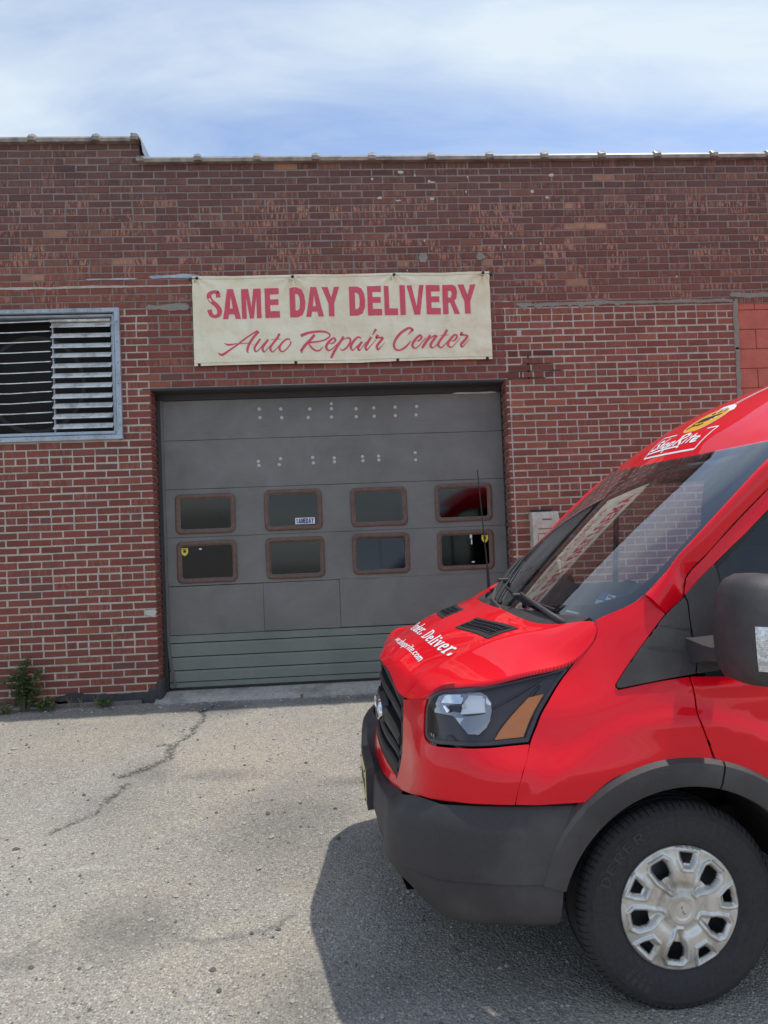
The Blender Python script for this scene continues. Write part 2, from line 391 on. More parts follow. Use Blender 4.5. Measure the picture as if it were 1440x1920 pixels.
SAN = {
 'w': (.66, [[(.07,.62,_s),(.19,.03,_s)], [(.19,.03,_s),(.31,.60,_s)], [(.31,.60,_s),(.44,.03,_s)], [(.44,.03,_s),(.57,.62,_s)]]),
 's': (.40, [[(.32,.48,_s),(.26,.58,_s),(.13,.57,_s),(.09,.46,_s),(.19,.34,_s),(.31,.24,_s),(.32,.11,_s),(.20,.04,_s),(.08,.10,_s),(.05,.17,_s)]]),
 'h': (.44, [[(.09,0,_s),(.09,1,_s)], [(.09,.42,_s),(.16,.57,_s),(.27,.58,_s),(.34,.46,_s),(.34,0,_s)]]), 'o': (.44, [_e2(.22, .31, .145, .27)]),
 'p': (.44, [[(.09,-.28,_s),(.09,.62,_s)], _e2(.22, .31, .13, .27)]), 'r': (.32, [[(.09,0,_s),(.09,.62,_s)], [(.09,.42,_s),(.16,.55,_s),(.28,.57,_s)]]),
 'i': (.20, [[(.10,0,_s),(.10,.60,_s)], [(.10,.80,_s),(.10,.92,_s)]]), 't': (.30, [[(.14,.88,_s),(.14,.14,_s),(.18,.05,_s),(.27,.05,_s)], [(.02,.58,_s),(.27,.58,_s)]]),
 'e': (.44, [[(.10,.31,_s),(.35,.33,_s),(.33,.50,_s),(.22,.58,_s),(.11,.50,_s),(.08,.31,_s),(.12,.10,_s),(.22,.04,_s),(.34,.12,_s)]]),
 'c': (.40, [[(.34,.46,_s),(.24,.58,_s),(.13,.52,_s),(.08,.31,_s),(.13,.10,_s),(.24,.04,_s),(.34,.16,_s)]]),
 'm': (.66, [[(.09,0,_s),(.09,.62,_s)], [(.09,.42,_s),(.15,.56,_s),(.25,.58,_s),(.31,.46,_s),(.31,0,_s)], [(.31,.42,_s),(.38,.56,_s),(.48,.58,_s),(.55,.46,_s),(.55,0,_s)]]), '.': (.20, [[(.10,0,.14),(.10,.12,.14)]]),
}
def text_strokes(txt, font, tr=.0):
    x = 0; out = []
    for ch in txt:
        w, st = font[ch]
        for s_ in st: out.append(([(x + a, b, c) for a, b, c in s_], len(s_) > 3))
        x += w + tr
    return x, out

# ------------------------------------------------------------------ ground
def gz(y):
    t = np.clip((np.asarray(y, float) - 3.6) / 3.5, 0, 1); return .14 * t * t * (3 - 2 * t)
def seg_dist(P, line):
    d = np.full(len(P), 1e9); line = np.array(line, float)
    for a, b in zip(line[:-1], line[1:]):
        ab = b - a; t = np.clip(((P - a) @ ab) / (ab @ ab), 0, 1); d = np.minimum(d, np.linalg.norm(P - a - t[:, None] * ab, axis=1))
    return d
def vnoise(P, s, seed=0):
    """smooth value noise in numpy"""
    r = np.random.RandomState(seed); T = r.rand(64, 64); q = P * s; i = np.floor(q).astype(int); f = q - i; f = f * f * (3 - 2 * f)
    g = lambda a, b: T[(i[:, 0] + a) % 64, (i[:, 1] + b) % 64]
    return (g(0, 0) * (1 - f[:, 0]) + g(1, 0) * f[:, 0]) * (1 - f[:, 1]) + (g(0, 1) * (1 - f[:, 0]) + g(1, 1) * f[:, 0]) * f[:, 1]
def fbm(P, s, seed=0, o=4): return sum(vnoise(P, s * 2**k, seed + k) / 2**k for k in range(o)) / sum(1 / 2**k for k in range(o))
def build_ground():
    geo = lambda a, n: a + np.concatenate([[0], np.cumsum(.03 * 1.38**np.arange(n))])[1:]
    xs = np.concatenate([-geo(3.9, 26)[::-1], np.arange(-3.9, 3.2, .022), geo(3.2, 26)]); ys = np.concatenate([-geo(-1.7, 26)[::-1], np.arange(1.7, 7.8, .022), geo(7.8, 26)])
    X, Y = np.meshgrid(xs, ys); P = np.stack([X.ravel(), Y.ravel()], 1); z = gz(P[:, 1])
    near = (np.abs(P[:, 0]) < 4.2) & (P[:, 1] > 1.5) & (P[:, 1] < 8)
    wob = np.stack([fbm(P, 3.1, 1) - .5, fbm(P, 3.1, 9) - .5], 1) * .16 + np.stack([fbm(P, 14, 3) - .5, fbm(P, 14, 5) - .5], 1) * .05; Q = P + wob
    crack = np.zeros(len(P)); step = np.zeros(len(P))
    for ln, w, a in (([(-1.2,7.0),(-1.26,6.6),(-1.26,6.16),(-1.29,5.99),(-1.35,5.88),(-1.45,5.87)], .05, .9), ([(-1.33,5.86),(-1.29,5.53),(-1.4,5.44),(-1.53,5.31),(-1.57,5.25)], .075, 1),
                     ([(-1.50,5.1),(-1.55,4.87),(-1.57,4.64),(-1.65,4.5),(-1.74,4.42)], .05, .75), ([(-1.8,3.93),(-1.63,3.93),(-1.50,3.99),(-1.3,4.1)], .012, .5),
                     ([(-2.3,5.45),(-1.7,5.5),(-1.45,5.45)], .010, .35), ([(-.4,4.35),(.0,4.62),(.25,4.8)], .012, .3), ([(-1.2,3.62),(-.95,3.66),(-.62,3.92),(-.2,3.7)], .014, .4)):
        d = seg_dist(Q, ln); crack = np.maximum(crack, a * np.clip(1 - d / w, 0, 1)); step += a * np.exp(-(d / (w * .6))**2)
    tan = np.zeros(len(P))
    for c, r, a in (((-.75,5.6), (.7,.75), 1.), ((-2.2,5.9), (1.1,.5), .4), ((-1.9,4.2), (.6,.5), .45), ((-.5,4.75), (.5,.3), .5), ((-.6,2.9), (.8,.25), .5), ((-.2,5.0), (.7,.5), .35), ((.2,3.6), (.45,.4), .5), ((-1.3,3.0), (.5,.5), .35), ((-.35,3.0), (.5,.3), .4), ((-1.0,3.65), (.35,.2), .4), ((-.75, 4.6),(.3,.3),.5)):
        d = np.linalg.norm((Q - np.array(c)) / np.array(r), axis=1); tan = np.maximum(tan, a * np.clip(1.25 - d, 0, 1))
    dark = np.zeros(len(P))
    for c, r, a in (((-.35,4.4), (.45,.65), .55), ((-1.15,6.85), (.35,.3), .9), ((-1.0,3.35), (.25,.3), .7), ((-.1,2.75), (.4,.3), .6), ((-2.4,6.95), (2.,.25), .35), ((.1,6.95), (.9,.16), .7), ((.05,4.95), (.4,.12), .6), ((-1.35,3.12), (.13,.1), .5), ((-1.56,4.75),(.25,.4),.35), ((-1.42,5.3),(.22,.25),.6), ((-.9,5.2),(.35,.12),.5)):
        d = np.linalg.norm((Q - np.array(c)) / np.array(r), axis=1); dark = np.maximum(dark, a * np.clip(1.3 - d, 0, 1))
    dark = np.maximum(dark, .75 * np.clip(1 - np.abs(np.linalg.norm((Q - np.array((-.56, 3.36))) / np.array((.26, .15)), axis=1) - 1) / .16, 0, 1) * (Q[:, 1] < 3.36))
    dark = np.maximum(dark, .7 * np.clip(1 - np.abs(np.linalg.norm((Q - np.array((-1.55, 3.3))) / np.array((.22, .2)), axis=1) - 1) / .14, 0, 1) * (Q[:, 1] < 3.3))
    light = np.zeros(len(P))
    for c, r, a in (((-1.36,3.93), (.18,.035), 1.), ((-1.52,3.66), (.07,.025), .8), ((.0,3.05), (.16,.5), .45), ((-.2,3.45),(.4,.12),.35), ((.15, 2.6),(.3,.12),.35)):
        d = np.linalg.norm((Q - np.array(c)) / np.array(r), axis=1); light = np.maximum(light, a * np.clip(1.3 - d, 0, 1))
    z = z + near * (-.010 * step + .006 * (fbm(P, 1.7, 21) - .5) + .004 * (fbm(P, 9, 31, 3) - .5))
    # keep the sheet below the building floor line
    nx, ny = len(xs), len(ys)
    f = [(j * nx + i, j * nx + i + 1, (j + 1) * nx + i + 1, (j + 1) * nx + i) for j in range(ny - 1) for i in range(nx - 1)]
    o = mesh_obj('ground', np.column_stack([P, z]), f, MAT['asphalt'], None, smooth=True)
    at = o.data.color_attributes.new('wear', 'FLOAT_COLOR', 'POINT'); at.data.foreach_set('color', np.column_stack([crack, tan, dark, light]).astype(np.float32).ravel())
    tag(o, kind='structure')
def m_asphalt():
    m = mat('asphalt', rough=.93, spec=.25); t = NT(m); v = t.pos()
    a = t.attr('wear'); sp = t.n('ShaderNodeSeparateColor'); t.l(a.outputs['Color'], sp.inputs[0]); al = a.outputs['Alpha']
    big = t.noise(v, .9, 6, .6); mid = t.noise(v, 7, 6, .65)
    vo = t.n('ShaderNodeTexVoronoi', feature='F1'); vo.inputs['Scale'].default_value = 88; vo.inputs['Randomness'].default_value = 1; t.l(v, vo.inputs['Vector'])
    vs = t.n('ShaderNodeTexVoronoi', feature='F1'); vs.inputs['Scale'].default_value = 190; t.l(v, vs.inputs['Vector'])
    stc = t.n('ShaderNodeSeparateColor'); t.l(vo.outputs['Color'], stc.inputs[0]); stc2 = t.n('ShaderNodeSeparateColor'); t.l(vs.outputs['Color'], stc2.inputs[0])
    base = t.mix(t.ramp(mid, [(.3, 0.), (.7, 1.)]), (0.262, 0.243, 0.215), (0.352, 0.326, 0.284))
    base = t.mix(t.ramp(big, [(.35, 0.), (.68, 1.)]), base, (0.275, 0.269, 0.253))
    pt = t.noise(v, .42, 5, .55, .8); base = t.mix(t.ramp(pt, [(.40, 0.), (.56, .75)]), base, (0.234, 0.209, 0.150)); base = t.mix(t.ramp(t.noise(v, 1.9, 4, .6, 1.2), [(.52, 0.), (.70, .7)]), base, (0.491, 0.424, 0.285)); base = t.mix(t.math('MULTIPLY', sp.outputs[1], .9), base, (0.429, 0.348, 0.250))
    base = t.mix(t.math('MULTIPLY', al, .75), base, (0.512, 0.480, 0.429))
    # exposed stones: light, mid and dark grains
    st = t.ramp(stc.outputs[0], [(.0, (0.128, 0.122, 0.115)), (.22, (0.218, 0.205, 0.186)), (.5, (0.346, 0.320, 0.282)), (.78, (0.461, 0.429, 0.371)), (1., (0.666, 0.627, 0.563))])
    st2 = t.ramp(stc2.outputs[1], [(.0, (0.154, 0.147, 0.141)), (.35, (0.282, 0.262, 0.230)), (.7, (0.422, 0.390, 0.339)), (1., (0.589, 0.550, 0.486))])
    inside = t.ramp(vo.outputs['Distance'], [(.30, 1.), (.62, 0.)])
    fine = t.mix(.5, base, st2); stone = t.mix(t.math('MULTIPLY', inside, t.ramp(mid, [(.3, .6), (.7, 1.)])), fine, st)
    c = t.mix(t.math('MULTIPLY', t.math('MULTIPLY', sp.outputs[2], t.ramp(mid, [(.25, .5), (.6, 1.)])), .78), stone, (0.096, 0.096, 0.097))
    c = t.mix(t.ramp(t.math('MULTIPLY', sp.outputs[0], t.ramp(t.noise(v, 34, 5, .7), [(.36, .0), (.60, 1.3)])), [(.18, 0.), (.7, .78)]), c, (0.045, 0.044, 0.044))
    t.col(c)
    h = t.math('ADD', t.math('MULTIPLY', inside, 1.), t.math('MULTIPLY', t.ramp(vs.outputs['Distance'], [(.2, 1.), (.7, 0.)]), .4)); t.bump(t.math('MULTIPLY_ADD', mid, .8, h), .55, .006)
m_asphalt(); build_ground()

# ------------------------------------------------------------------ building materials
def m_brick():
    m = mat('brick', rough=.9, spec=.25); t = NT(m); v = t.pos(); a = t.attr('tint'); al = a.outputs['Alpha']
    n1 = t.noise(v, 26, 5, .65); n2 = t.noise(t.pos((46, 46, 9)), 1., 3, .6); n3 = t.noise(v, 4.5, 4, .6); n4 = t.noise(v, 120, 3, .6)
    c = t.mix(t.ramp(n1, [(.3, 0.), (.72, .55)]), a.outputs['Color'], t.mix(.5, a.outputs['Color'], (.085, .035, .03)))
    c = t.mix(t.ramp(n4, [(.35, .0), (.75, .22)]), c, (.33, .20, .165))
    # flashed and spalled faces: upright orange flecks
    fl = t.math('MULTIPLY', t.ramp(n2, [(.51, 0.), (.56, 1.)]), al); c = t.mix(t.math('MULTIPLY', fl, .8), c, (.52, .25, .165))
    # sooty weathering drifting over the wall
    c = t.mix(t.ramp(n3, [(.5, 0.), (.8, .35)]), c, (.06, .045, .045))
    t.col(c); t.bump(t.math('ADD', n1, t.math('MULTIPLY', n4, .5)), .5, .004)
m_brick()
def m_mortar(name, base, dk):
    m = mat(name, base, rough=.95, spec=.2); t = NT(m); v = t.pos(); n = t.noise(v, 9, 6, .7); n2 = t.noise(v, 90, 3, .6); n3 = t.noise(v, 1.3, 4, .6)
    c = t.mix(t.ramp(n, [(.35, 0.), (.7, 1.)]), base, dk); c = t.mix(t.ramp(n3, [(.5, 0.), (.75, .5)]), c, dk); c = t.mix(t.ramp(n2, [(.4, 0.), (.7, .35)]), c, (.1, .09, .085)); c = t.mix(t.ramp(t.noise(v, 3.3, 5, .65), [(.48, 0.), (.68, .7)]), c, dk); t.col(c); t.bump(n2, .5, .004)
m_mortar('mortar_dark', (.36, .30, .265), (.26, .21, .19)); m_mortar('mortar_light', (.66, .59, .51), (.47, .39, .33)); m_mortar('cement', (.36, .33, .28), (.27, .24, .205))
grain(mat('cmu_paint', (.56, .15, .10), rough=.8), .12, 60, .35, 'pos', (.46, .11, .08), 5)
grain(mat('terracotta', (.30, .245, .195), rough=.32, coat=.5, coat_rough=.15), .3, 12, .1, 'pos', (.10, .085, .075), 7)
grain(mat('galvanised', (.42, .47, .52), rough=.5, metal=.3), .18, 60, .05, 'pos', (.27, .29, .31), 6, .1)
grain(mat('louvre_metal', (.78, .77, .74), rough=.45, metal=.25), .10, 40, .0, 'pos', (.34, .33, .31), 9, .1)
mat('void', (.008, .009, .011), rough=.7); mat('dark_steel', (.05, .05, .052), rough=.7)
def m_door(name, base, dk):
    m = mat(name, base, rough=.62, spec=.35); t = NT(m); v = t.pos(); n = t.noise(v, 2.2, 6, .62, .4); n2 = t.noise(t.pos((1.2, 1.2, 9)), 4, 5, .6); n3 = t.noise(v, 70, 3, .6)
    c = t.mix(t.ramp(n, [(.36, 0.), (.72, .85)]), base, dk); c = t.mix(t.ramp(n2, [(.55, 0.), (.8, .35)]), c, (.25, .245, .24)); c = t.mix(t.ramp(n3, [(.4, 0.), (.75, .2)]), c, dk); t.col(c)
    t.rgh(t.ramp(n, [(.3, .5), (.7, .75)])); t.bump(n, .16, .02)
m_door('door_paint', (.212, .208, .192), (.155, .148, .136)); m_door('door_metal', (.222, .245, .212), (.172, .190, .165))
grain(mat('window_rubber', (.15, .088, .066), rough=.6), .25, 30, .1, 'pos')
def m_glass(name, tint, rough, ior_spec, fac):
    """a pane: mostly mirror-smooth surface over a partly see-through tint"""
    m = bpy.data.materials.new(name); m.use_nodes = True; nt = m.node_tree; nt.nodes.clear(); N = nt.nodes.new
    o = N('ShaderNodeOutputMaterial'); g = N('ShaderNodeBsdfGlossy'); g.inputs['Roughness'].default_value = rough; g.inputs['Color'].default_value = (.95, .97, 1, 1)
    tr = N('ShaderNodeBsdfTransparent'); tr.inputs[0].default_value = (*tint, 1); fr = N('ShaderNodeFresnel'); fr.inputs[0].default_value = ior_spec; mx = N('ShaderNodeMixShader')
    ad = N('ShaderNodeMath'); ad.operation = 'MULTIPLY_ADD'; ad.inputs[1].default_value = fac; ad.inputs[2].default_value = 0; ad.use_clamp = True
    nt.links.new(fr.outputs[0], ad.inputs[0]); nt.links.new(ad.outputs[0], mx.inputs[0]); nt.links.new(tr.outputs[0], mx.inputs[1]); nt.links.new(g.outputs[0], mx.inputs[2]); nt.links.new(mx.outputs[0], o.inputs[0]); MAT[name] = m; return m
m_glass('dirty_pane', (.55, .57, .56), .06, 1.5, 1.2)
def m_banner():
    m = mat('banner_vinyl', (.80, .76, .62), rough=.55, spec=.35); t = NT(m); v = t.pos((1, 1, 1), 'obj'); n = t.noise(v, 3, 7, .65, .6); n2 = t.noise(t.pos((14, 14, 3), 'obj'), 1, 5, .6); n3 = t.noise(v, 22, 5, .6, 1.)
    c = t.mix(t.ramp(n, [(.42, 0.), (.78, 1.)]), (.90, .84, .63), (.76, .66, .42)); c = t.mix(t.ramp(n2, [(.55, 0.), (.8, .4)]), c, (.64, .56, .41)); t.col(c); t.bump(t.math('MULTIPLY_ADD', n3, .25, n), .35, .015)
    m = mat('banner_red', (.47, .047, .075), rough=.5); t = NT(m); v = t.pos((1, 1, 1), 'obj'); n = t.noise(v, 5, 7, .7, .6); c = t.mix(t.ramp(n, [(.4, 0.), (.8, .6)]), (.72, .085, .135), (.62, .11, .14)); t.col(c); t.bump(t.noise(v, 22, 5, .6, 1.), .3, .008)
m_banner()
mat('white_plastic', (.72, .70, .64), rough=.5); mat('black_bolt', (.03, .025, .022), rough=.5); mat('zinc_bolt', (.50, .50, .49), rough=.45, metal=.4)
mat('print_white', (.78, .79, .80), rough=.6); mat('print_blue', (.02, .04, .22), rough=.6); mat('print_yellow', (.78, .66, .05), rough=.5); mat('print_black', (.015, .015, .015), rough=.6)
grain(mat('box_paint', (.60, .565, .47), rough=.55), .08, 30, .05, 'pos', (.47, .39, .28), 14)
mat('rust', (.22, .09, .035), rough=.85)
grain(mat('concrete', (.44, .41, .36), rough=.92), .22, 30, .4, 'pos', (.20, .185, .165), 4)
grain(mat('old_timber', (.20, .19, .165), rough=.9), .3, 50, .4, 'pos', (.09, .08, .07), 6)
grain(mat('tar', (.045, .043, .045), rough=.75), .4, 24, .5, 'pos', (.09, .08, .078), 5)
grain(mat('leaf', (.085, .15, .040), rough=.6), .35, 9, 0, 'pos', (.10, .13, .035), 6); grain(mat('leaf_fresh', (.085, .17, .03), rough=.55), .25, 20, 0, 'pos'); mat('stem', (.11, .10, .045), rough=.8); mat('dry_grass', (.30, .24, .12), rough=.9)
mat('pebble_light', (.40, .375, .33), rough=.9); mat('pebble_dark', (.12, .115, .11), rough=.9)
mat('chalk', (.55, .53, .48), rough=.9)

# ------------------------------------------------------------------ the brick building
WY = WALL_Y; DY = WY + .21
bld = empty('brick_building', (0, WY, .14)); tag(bld, 'low brick garage building with tiled parapet coping and dark overhead door', 'building')
def B(o):          # parent keeping world placement
    o.parent = bld; o.matrix_parent_inverse = Matrix.Translation((0, -WY, -.14)); return o
PITCH_B, CRS, Z0 = .2127, .0707, 4.885
zc = lambda r: Z0 - CRS * r
OX0, OX1, OZ = -1.762, 1.700, 3.150                # door opening
VX1, VZ0, VZ1 = -2.075, 2.69, 3.905                # louvre opening
CX0, CZ1 = 4.105, 3.900                            # block infill
XL, XR = -4.3, 6.2
def region(x, r):
    if r >= 15 and x > 1.75 - .0 + (.16 if r < 17 else 0): return 'R'
    if r >= 14 and x < 1.75: return 'L'
    return 'U'
def brick_list():
    out = []                                       # (x0, x1, row)
    for r in range(-9, 67):
        lo, hi = XL, (-1.80 if r < -6 else XR); z = zc(r)
        right = r >= 15
        def course(a, b, hdr, phase, j):
            p = PITCH_B / 2 if hdr else PITCH_B; ph = phase if hdr else phase + (PITCH_B / 2 if r % 2 == 0 else 0)
            k = math.floor((a - ph) / p); x = ph + k * p; cuts = [a]
            while x < b:
                if x > a + .035 and x < b - .035: cuts.append(x + rnd.uniform(-.004, .004))
                x += p
            cuts.append(b); out.extend((c0, c1, r) for c0, c1 in zip(cuts[:-1], cuts[1:]))
        hdr = r in (0, 8, 16, 25, 34, 42, 50, 59); hdr_r = r in (0, 8, 16, 24, 32, 40, 48, 57)
        spans = [(lo, hi)]
        def cut(sp, a, b):
            o = []
            for s0, s1 in sp:
                if b <= s0 or a >= s1: o.append((s0, s1))
                else:
                    if s0 < a: o.append((s0, a))
                    if s1 > b: o.append((b, s1))
            return o
        if r >= 25: spans = cut(spans, OX0, OX1)
        if VZ0 < z < VZ1: spans = cut(spans, -3.6, VX1)
        if z < CZ1 - .02: spans = cut(spans, CX0 - .012, 5.9)
        for a, b in spans:
            if right and a < 1.75 < b:
                m_ = 1.75 + (.10 if r % 3 == 0 else (-.02 if r % 3 == 1 else .22)) * (1 if r < 25 else 0)
                course(a, m_, hdr, -2.9445, 0); course(m_, b, hdr_r, -2.9, 1)
            elif right and a >= 1.69: course(a, b, hdr_r, -2.9, 1)
            else: course(a, b, hdr, -2.9445, 0)
    return out
BK = np.array((1.62, 1.60, 1.42))
def brick_colour(x, r, z):
    reg = region(x, r); u = rnd.random()
    if reg == 'U':
        t = np.clip((z - 3.9) / 1.5, 0, 1); c = np.array((.140, .050, .042)) * (1 - t) + np.array((.088, .048, .048)) * t
        if z < 4.35 and x < -1.3: c = np.array((.165, .055, .043))
        if u < .10: c = c * .7 + np.array((.22, .10, .07)) * .3
        sp = rnd.choice((0, 0, .2, .45, .8, 1.)) * (1.15 if r in (0, 8, 5, 6, 7) else (.35 if r < -1 else .8))
        if u > .984: c = np.array((.27, .14, .10))
    elif reg == 'L':
        c = np.array((.150, .042, .034)); sp = rnd.choice((0, 0, 0, 0, .15, .3))
        if u < .05: c = np.array((.185, .060, .042))
        if u > .97: c = np.array((.105, .045, .042))
    else:
        c = np.array((.178, .055, .042)); sp = rnd.choice((0, 0, 0, .12, .25))
        if u < .12: c = np.array((.225, .075, .048))
    if 1.70 < x < 2.25 and 3.13 < z < 3.42: c = c * rnd.choice((.45, .6, .8))
    c = c * rnd.uniform(.84, 1.16) * BK; return (*np.clip(c, 0, 1), min(1, sp))
def brick_geo(w, h, dep, ch=.0035, k=0):
    """brick with a softened face: face at y=0 looking to -y, running back to +dep"""
    r = np.random.RandomState(k); x, z = w / 2, h / 2; j = lambda: r.uniform(-.0018, .0018)
    A = [(-x + ch + j(), 0, -z + ch + j()), (x - ch + j(), 0, -z + ch + j()), (x - ch + j(), 0, z - ch + j()), (-x + ch + j(), 0, z - ch + j())]
    B_ = [(-x + j(), ch, -z + j()), (x + j(), ch, -z + j()), (x + j(), ch, z + j()), (-x + j(), ch, z + j())]
    C = [(-x, dep, -z), (x, dep, -z), (x, dep, z), (-x, dep, z)]
    f = [(0, 1, 2, 3)] + [(i, 4 + i, 4 + (i + 1) % 4, (i + 1) % 4) for i in range(4)] + [(4 + i, 8 + i, 8 + (i + 1) % 4, 4 + (i + 1) % 4) for i in range(4)]
    return np.array(A + B_ + C), [tuple(q[::-1]) if False else q for q in f]
def colour_attr(me, cols):
    a = me.color_attributes.new('tint', 'FLOAT_COLOR', 'POINT'); a.data.foreach_set('color', np.asarray(cols, np.float32).ravel())
def build_bricks():
    bl = brick_list(); cand = []
    for i, (a, b, r) in enumerate(bl):
        z = zc(r); x = (a + b) / 2; w = b - a
        dist = math.sqrt(x * x + WY * WY + (z - CAM_H)**2)
        vis = -3.0 < x < 4.2 and .2 < z < 5.3 and not (x > 1.2 and z < 2.9 - .0) and not (-1.34 < x < 1.58 and 3.3 < z < 4.23)
        cand.append((w / dist**2 if vis and w > .15 else 0, i))
    big = {i for s, i in sorted(cand, reverse=True)[:300]}
    cache = {}; V = []; Fc = []; C = []; kk = 0
    for i, (a, b, r) in enumerate(bl):
        z = zc(r); x = (a + b) / 2; reg = region(x, r); jt = .0135 if reg != 'U' else .0115; w = b - a - jt + rnd.uniform(-.006, .003); h = CRS - (.0145 if reg != 'U' else .0125) + rnd.uniform(-.003, .002)
        z += rnd.uniform(-.0015, .0015)
        if w < .02: continue
        col = brick_colour(x, r, z); dy = rnd.uniform(-.003, .003); tilt = rnd.uniform(-.006, .006)
        if reg == 'R': dy -= .0
        if i in big:
            key = (round(w / .004), rnd.randrange(3), reg, rnd.randrange(9))
            if key not in cache:
                v, f = brick_geo(w, h, .09, k=len(cache)); me = bpy.data.meshes.new('brick'); me.from_pydata([tuple(p) for p in v], [], f); me.materials.append(MAT['brick']); colour_attr(me, [col] * len(v)); cache[key] = me
            o = bpy.data.objects.new('brick', cache[key]); COL.objects.link(o); B(o); o.location = (x, WY + dy, z); o.rotation_euler = (0, tilt, 0)
        else:
            v, f = brick_geo(w, h, .09, k=i % 97); ct, st_ = math.cos(tilt), math.sin(tilt)
            vv = np.stack([v[:, 0] * ct + v[:, 2] * st_, v[:, 1], -v[:, 0] * st_ + v[:, 2] * ct], 1) + np.array((x, WY + dy, z))
            V.append(vv); Fc += [tuple(q + kk for q in g) for g in f]; C += [col] * len(v); kk += len(v)
    # returns of the door jambs and of the raised parapet end
    for sx, xj in ((1, OX0), (-1, OX1)):
        for r in range(25, 67):
            parts = [(0.012, .205)] if r % 2 == 0 else [(0.012, .098), (.108, .205)]
            for (d0, d1) in parts:
                v, f = brick_geo(d1 - d0, CRS - .0125, .06, k=r); q = np.stack([xj - sx * v[:, 1] - 0 * v[:, 0], WY + (d0 + d1) / 2 + v[:, 0] * -sx * -1, zc(r) + v[:, 2]], 1)
                V.append(q); Fc += [tuple(i + kk for i in (g if sx < 0 else g[::-1])) for g in f]; C += [brick_colour(xj - sx * .05, r, zc(r))] * len(v); kk += len(v)
    for r in range(-9, -6):
        v, f = brick_geo(.28, CRS - .0125, .06, k=r + 20); q = np.stack([-1.80 - v[:, 1], WY + .15 + v[:, 0], zc(r) + v[:, 2]], 1); V.append(q); Fc += [tuple(i + kk for i in g[::-1]) for g in f]; C += [brick_colour(-2, -8, 5.4)] * len(v); kk += len(v)
    o = B(mesh_obj('brickwork', np.concatenate(V), Fc, MAT['brick'])); colour_attr(o.data, C); tag(o, kind='stuff')
    bm = bmesh.new(); bm.from_mesh(o.data); bmesh.ops.recalc_face_normals(bm, faces=bm.faces); bm.to_mesh(o.data); bm.free()
build_bricks()
# mortar beds just behind the brick faces, and the wall's core
def slab(name, x0, x1, z0, z1, y0, y1, m, kind=None, bev=0):
    mb = MB(); mb.box(((x0 + x1) / 2, (y0 + y1) / 2, (z0 + z1) / 2), (x1 - x0, y1 - y0, z1 - z0), bev); o = B(mb.build(name, m)); return tag(o, kind=kind)
MY = WY + .0048
zt = zc(-6) + CRS / 2; zt2 = zc(-9) + CRS / 2; zm = zc(14) - CRS / 2; zmL = zc(13) - CRS / 2; zb = .02
slab('mortar_bed', XL, -1.802, zt, zt2, MY, WY + .3, MAT['mortar_dark'])
slab('mortar_bed', XL, 1.78, zmL, zt, MY, WY + .3, MAT['mortar_dark']); slab('mortar_bed', 1.78, XR, zm, zt, MY, WY + .3, MAT['mortar_dark'])
slab('mortar_bed', VX1, OX0 - .012, zb, zmL, MY, WY + .208, MAT['mortar_light']); slab('mortar_bed', XL, VX1, zb, VZ0, MY, WY + .3, MAT['mortar_light']); slab('mortar_bed', XL, -3.6, VZ0, zmL, MY, WY + .3, MAT['mortar_light'])
slab('mortar_bed', OX0 - .012, OX1 + .012, OZ, zmL, MY, WY + .208, MAT['mortar_dark'])
slab('mortar_bed', OX1 + .012, 1.78, zb, zmL, MY, WY + .208, MAT['mortar_light']); slab('mortar_bed', 1.78, CX0 - .02, zb, zm, MY, WY + .3, MAT['mortar_light'])
slab('mortar_bed', 5.9, XR, zb, zm, MY, WY + .3, MAT['mortar_light']); slab('wall_core', XL, VX1, VZ1, zmL, WY + .012, WY + .3, MAT['mortar_dark'])
slab('building_body', XL, OX0 - .02, .0, 5.2, WY + .75, WY + 9, MAT['void']); slab('building_body', OX1 + .02, XR, .0, 5.2, WY + .35, WY + 9, MAT['void']); slab('building_body', OX0 - .02, OX1 + .02, 3.25, 5.2, WY + .35, WY + 9, MAT['void']); slab('building_body', OX0 - .02, OX1 + .02, .0, 3.25, WY + 4, WY + 9, MAT['void'])
slab('side_wall', XL, XL + .3, 0, 5.2, WY + .3, WY + 9, MAT['mortar_dark']); slab('side_wall', XR - .3, XR, 0, 5.2, WY + .3, WY + 9, MAT['mortar_dark'])
slab('garage_floor', OX0 - .02, OX1 + .02, .1, .16, DY + .06, WY + 4, MAT['concrete'])
# joint line, drips and cement repairs (raised smears of mortar)
def smear(name, x0, x1, z, h, m, seed, y=WY - .004, drip=0):
    r = np.random.RandomState(seed); n = max(6, int((x1 - x0) / .03)); xs = np.linspace(x0, x1, n)
    top = z + h / 2 + np.convolve(r.uniform(-1, 1, n + 4), np.ones(5) / 5, 'valid') * h * .5; bot = z - h / 2 - np.convolve(r.uniform(-1, 1, n + 4), np.ones(5) / 5, 'valid') * h * .5
    if drip: bot = bot - (r.rand(n) > .8) * r.rand(n) * drip
    top[0] = bot[0] = top[-1] = z; bot[-1] = z
    fr = [(x, y, a) for x, a in zip(xs, top)] + [(x, y, a) for x, a in zip(xs[::-1], bot[::-1])]; bk = [(x, y + .02, c) for x, _, c in fr]
    N_ = len(fr); mb = MB(); mb.add(fr + bk, [tuple(i for i in (k, k + 1, 2 * n - 2 - k, 2 * n - 1 - k)) for k in range(n - 1)] + [(i, (i + 1) % N_, N_ + (i + 1) % N_, N_ + i) for i in range(N_)])
    return B(mb.build(name, m))
smear('mortar_joint', 1.84, 4.10, 3.893, .030, MAT['cement'], 3, drip=.05); smear('mortar_joint', 4.04, 4.9, 3.945, .045, MAT['cement'], 5); smear('cement_patch', -1.79, -1.36, 3.935, .062, MAT['cement'], 8)
